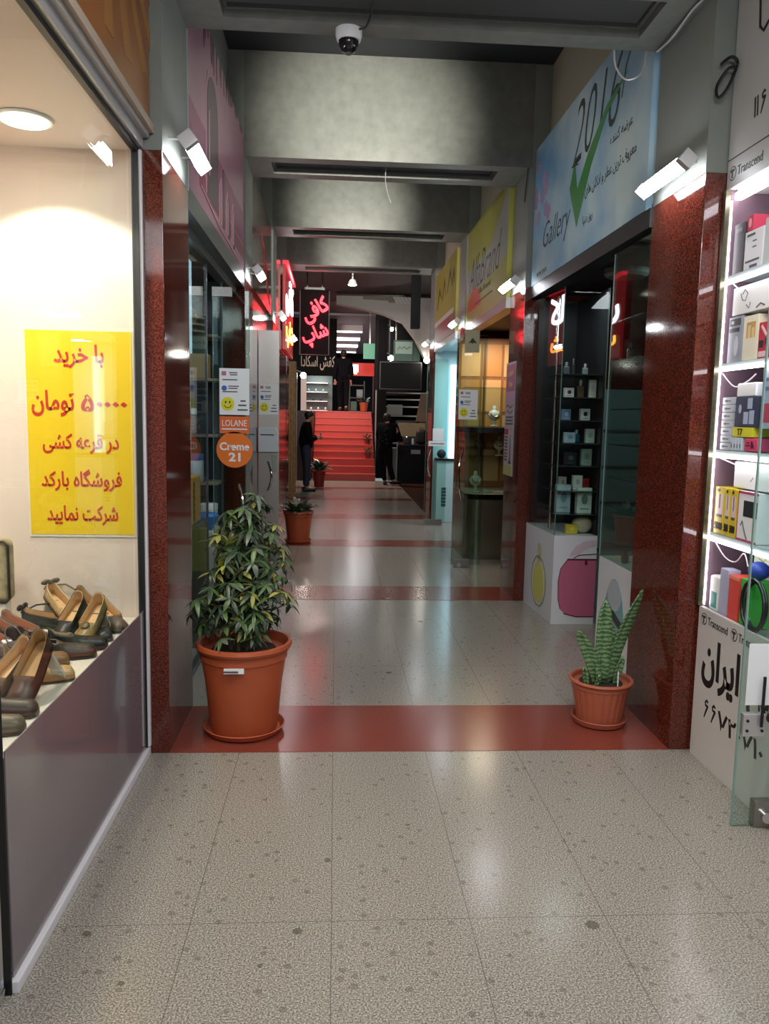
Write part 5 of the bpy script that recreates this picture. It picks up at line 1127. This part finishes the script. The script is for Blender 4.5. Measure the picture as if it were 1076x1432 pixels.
MB().box(-.30, .55, 0, .5, 0, .92, bev=.01).obj('front_cabinet', mat('counter_black', '#0b0b0f', .6, spec=.2), t); MB().box(-.32, .57, -.02, .52, .92, .95).obj('counter_top', mat('counter_top', '#2c2c30', .25), t)
MB().box(-.54, -.32, .05, .5, .05, .85).obj('side_panel', flat('#6e6e70'), t); MB().box(-.335, -.315, -.03, -.01, 0, 1.0).obj('corner_trim', STEEL, t); MB().box(.02, .25, -.004, 0, .72, .82).obj('label_plate', flat('#8d8d90'), t)
t = thing('backpack', 'black rounded bag on the kiosk counter', 'bag', (2.10, 19.35, .951)); MB().box(-.13, .15, -.1, .1, 0, .36, bev=.09, seg=4).obj('body', mat('bag_black', '#0f0f12', .6), t); MB().tube([(-.05, 0, .34), (-.03, 0, .4), (.03, 0, .4), (.05, 0, .34)], .01, 6).obj('handle', BLACK, t)
t = thing('coffee_machine', 'small chrome and black machine on the kiosk counter', 'machine', (1.75, 19.35, .951)); MB().box(-.1, .1, -.1, .1, 0, .18, bev=.02).obj('body', BLACK, t); MB().ball((0, -.08, .16), .04).obj('dial', CHROME, t); MB().lathe([(.03, 0), (.03, .14)], 12, (.14, -.05, 0)).obj('cup', WHITE, t)

# ------------------------------------------------------------------ people
def skin_mesh(name, V, E, Rd, m, parent, root=0, sub=2):
    me = bpy.data.meshes.new(name); me.from_pydata(V, E, []); o = bpy.data.objects.new(name, me); COL.objects.link(o)
    md = o.modifiers.new('s', 'SKIN'); md.use_smooth_shade = True
    for i, sv in enumerate(me.skin_vertices[0].data):
        r = Rd[i]; sv.radius = r if isinstance(r, tuple) else (r, r); sv.use_root = (i == root)
    s2 = o.modifiers.new('d', 'SUBSURF'); s2.levels = sub; s2.render_levels = sub
    dg = bpy.context.evaluated_depsgraph_get(); me2 = bpy.data.meshes.new_from_object(o.evaluated_get(dg))
    bpy.data.objects.remove(o); bpy.data.meshes.remove(me)
    me2.name = name; me2.materials.clear(); me2.materials.append(m)
    me2.polygons.foreach_set('use_smooth', [True]*len(me2.polygons))
    r = bpy.data.objects.new(name, me2); COL.objects.link(r); r.parent = parent
    return r
SKIN = mat('skin', '#b58266', .5); HAIR = mat('hair', '#17120f', .6)
def person(label, loc, rotz, J, top, pants, shoes, scale=1.0, hood=False, detail=None):
    """J: joints in metres, the figure facing +Y: pelvis, chest, neck, head, and per side shoulder/elbow/wrist/hip/knee/ankle/toe."""
    t = thing('person', label, 'person', loc, rotz); t.scale = (scale,)*3
    V, E, Rd, ix = [], [], [], {}
    def add(k, p, r, par=None):
        ix[k] = len(V); V.append(tuple(p)); Rd.append(r)
        if par is not None: E.append((ix[par], ix[k]))
    P = {k: Vector(v) for k, v in J.items()}
    add('pelvis', P['pelvis'], (.13, .10)); mid = P['pelvis'].lerp(P['chest'], .5); add('waist', mid, (.12, .09), 'pelvis'); add('chest', P['chest'], (.14, .10), 'waist')
    add('neck', P['neck'], .052, 'chest'); hd = P['head']; f = P['face']-hd
    add('skull0', P['neck'].lerp(hd, .55), .06, 'neck'); add('head', hd, (.078, .092), 'skull0'); add('crown', hd+(hd-P['neck']).normalized()*.075, (.06, .07), 'head')
    add('nose', hd+f.normalized()*.105+Vector((0, 0, -.015)), .012, 'head')
    for s in 'LR':
        sx = -1 if s == 'L' else 1
        add('ear'+s, hd+Vector((0, 0, 0))+f.normalized().cross(Vector((0, 0, 1)))*sx*.085, .012, 'head')
        add('sh'+s, P['sh'+s], .055, 'chest'); add('el'+s, P['el'+s], .042, 'sh'+s); add('wr'+s, P['wr'+s], .028, 'el'+s)
        dr = (P['wr'+s]-P['el'+s]).normalized(); sd = dr.cross(Vector((0, 0, 1)) if abs(dr.z) < .8 else Vector((0, 1, 0))).normalized(); nn = sd.cross(dr)
        add('palm'+s, P['wr'+s]+dr*.055, (.036, .018), 'wr'+s)
        for k, (off, ln) in enumerate(((-.03, .062), (-.011, .075), (.011, .07), (.03, .055))):
            b = P['wr'+s]+dr*.085+sd*off; add('f%d%s' % (k, s), b, .009, 'palm'+s); add('g%d%s' % (k, s), b+dr*ln*.5-nn*.012, .008, 'f%d%s' % (k, s)); add('h%d%s' % (k, s), b+dr*ln*.85-nn*.035, .007, 'g%d%s' % (k, s))
        add('t0'+s, P['wr'+s]+dr*.05-sd*.04*sx, .010, 'palm'+s); add('t1'+s, P['wr'+s]+dr*.085-sd*.05*sx-nn*.01, .008, 't0'+s)
        add('hip'+s, P['hip'+s], .085, 'pelvis'); add('kn'+s, P['kn'+s], .058, 'hip'+s); add('an'+s, P['an'+s], .042, 'kn'+s); add('toe'+s, P['toe'+s], .035, 'an'+s)
    skin_mesh('body', V, E, Rd, SKIN, t)
    def sub(name, keys, radii, m, root):
        vi = {k: i for i, k in enumerate(keys)}; vv = [V[ix[k]] for k in keys]
        inv = {v: k for k, v in ix.items()}; ee = [(vi[inv[a]], vi[inv[b]]) for a, b in E if inv[a] in vi and inv[b] in vi]
        return skin_mesh(name, vv, ee, radii, m, t, vi[root])
    sub('jacket', ['pelvis', 'waist', 'chest', 'neck', 'shL', 'elL', 'wrL', 'shR', 'elR', 'wrR', 'hipL', 'hipR'], [(.19, .165), (.185, .165), (.20, .17), .075, .09, .07, .05, .09, .07, .05, .125, .125], top, 'pelvis')
    sub('trousers', ['waist', 'pelvis', 'hipL', 'knL', 'anL', 'hipR', 'knR', 'anR'], [(.13, .1), (.145, .12), .105, .078, .062, .105, .078, .062], pants, 'pelvis')
    for s in 'LR':
        a, b = P['an'+s], P['toe'+s]; dv = (b-a); dv.z = 0; dv.normalize()
        m = MB(); yaw = math.atan2(dv.y, dv.x); c = Vector((a.x, a.y, 0))
        M = Matrix.Translation((a.x, a.y, a.z-.085)) @ Matrix.Rotation(yaw, 4, 'Z')
        m.box(-.08, .20, -.048, .048, 0, .08, bev=.03, seg=3, M=M); m.obj('shoe', shoes, t)
    m = MB(); hc = hd+Vector((0, 0, .028))-f.normalized()*.018; m.ball(hc, (.088, .1, .088), n=18, m=12); m.ball(hd-f.normalized()*.045+Vector((0, 0, -.02)), (.072, .06, .085), n=14, m=10); m.obj('hair', HAIR, t)
    if detail: detail(t, P)
    return t
def stand(**k):
    J = dict(pelvis=(0, 0, .95), chest=(0, .0, 1.28), neck=(0, 0, 1.46), head=(0, .02, 1.60), face=(0, .12, 1.58), shL=(-.18, 0, 1.40), elL=(-.23, -.02, 1.12), wrL=(-.22, .06, .88), shR=(.18, 0, 1.40), elR=(.23, -.02, 1.12), wrR=(.22, .06, .88),
             hipL=(-.09, 0, .88), knL=(-.10, .02, .48), anL=(-.10, 0, .085), toeL=(-.11, .15, .035), hipR=(.09, 0, .88), knR=(.10, .02, .48), anR=(.10, 0, .085), toeR=(.11, .15, .035)); J.update(k); return J
CLOTH = mat('black_cloth', '#0c0c10', .9, spec=.1); JEANS = mat('dark_jeans', '#232a3c', .8, var=.15, vscale=40); SHOE = mat('black_shoe', '#0e0e10', .5)
def phone(t, P): MB().box(-.04, .04, .30, .312, 1.10, 1.23, bev=.004).obj('phone', mat('phone_dark', '#2a2c34', .2), t)
person('person in dark sweater and jeans looking down at a phone by the left wall', (-.62, 16.75, 0), R(-82), stand(head=(0, .07, 1.575), face=(0, .16, 1.52), neck=(0, .02, 1.455), chest=(0, -.01, 1.27), elL=(-.22, .05, 1.10), wrL=(-.07, .24, 1.15), elR=(.22, .05, 1.10), wrR=(.09, .22, 1.13), hipL=(-.09, -.02, .88)), CLOTH, JEANS, SHOE, 1.0, detail=phone)
def pattern(t, P):
    m = MB(); random.seed(2)
    for k in range(9): m.box(-.06+random.uniform(0, .12)-.012, -.06+random.uniform(0, .12)+.03, -.155, -.15, .98+k*.05, .99+k*.05)
    m.obj('back_print', flat('#3c4446'), t)
person('person in dark printed jacket leaning on the kiosk counter with legs crossed', (1.17, 18.6, 0), R(-12), stand(head=(.02, .10, 1.575), face=(.03, .2, 1.54), chest=(.03, .06, 1.27), neck=(.03, .08, 1.45), shL=(-.15, .05, 1.39), shR=(.21, .07, 1.39), elL=(-.2, .16, 1.13), wrL=(-.05, .3, 1.02), elR=(.30, .16, 1.14), wrR=(.34, .36, 1.03), knR=(.10, .04, .48), anR=(.22, -.02, .10), toeR=(.34, .05, .05), anL=(.02, -.02, .085), toeL=(.0, .13, .035)), CLOTH, mat('black_trousers', '#0e0e12', .9, spec=.1), SHOE, 1.0, detail=pattern)
person('person in black walking at the top of the red stairs', (.20, 22.9, UZ), R(6), stand(knL=(-.08, .12, .5), anL=(-.07, .1, .10), toeL=(-.07, .26, .06), anR=(.07, -.16, .12), toeR=(.07, -.02, .04), elL=(-.25, -.06, 1.13), wrL=(-.24, -.02, .88)), CLOTH, mat('black_trousers', '#0e0e12', .9, spec=.1), SHOE, 1.02)

# printed and screwed-on pieces belong to the part that carries them
CARRY = {'lettering': ('board', 'sheet', 'front_panel', 'disc'), 'tick': ('board',), 'blossoms': ('board',), 'silhouettes': ('board',), 'outlines': ('board',), 'sunburst': ('board',), 'red_lines': ('board',), 'colour_shapes': ('board',),
         'colour_blocks': ('sheet',), 'printed_lines': ('sheet',), 'blue_badge': ('sheet',), 'camera_badge': ('sheet',), 'smiley_face': ('sheet',), 'lock_screw': ('lock',), 'lock_pin': ('lock',), 'patch_screw': ('patch_fitting',), 'handle': ('glass_leaf', 'steel_leaf'),
         'bottle_print': ('base',), 'yellow_bottle_print': ('base',), 'tag_print': ('label_tag',), 'print': ('carton', 'body'), 'picture': ('carton',), 'border': ('carton',), 'screen': ('carton',), 'window': ('carton',), 'header': ('carton',), 'doodle': ('carton',)}
stem = lambda o: o.name.split('.')[0]
for o in list(COL.objects):
    if o.parent and stem(o) in CARRY and o.parent.type == 'EMPTY':
        for q in o.parent.children:
            if stem(q) in CARRY[stem(o)]:
                if stem(o) != 'smiley_face' and not o.children: 
                    o.matrix_parent_inverse = Matrix.Translation(q.location).inverted(); o.parent = q
                break
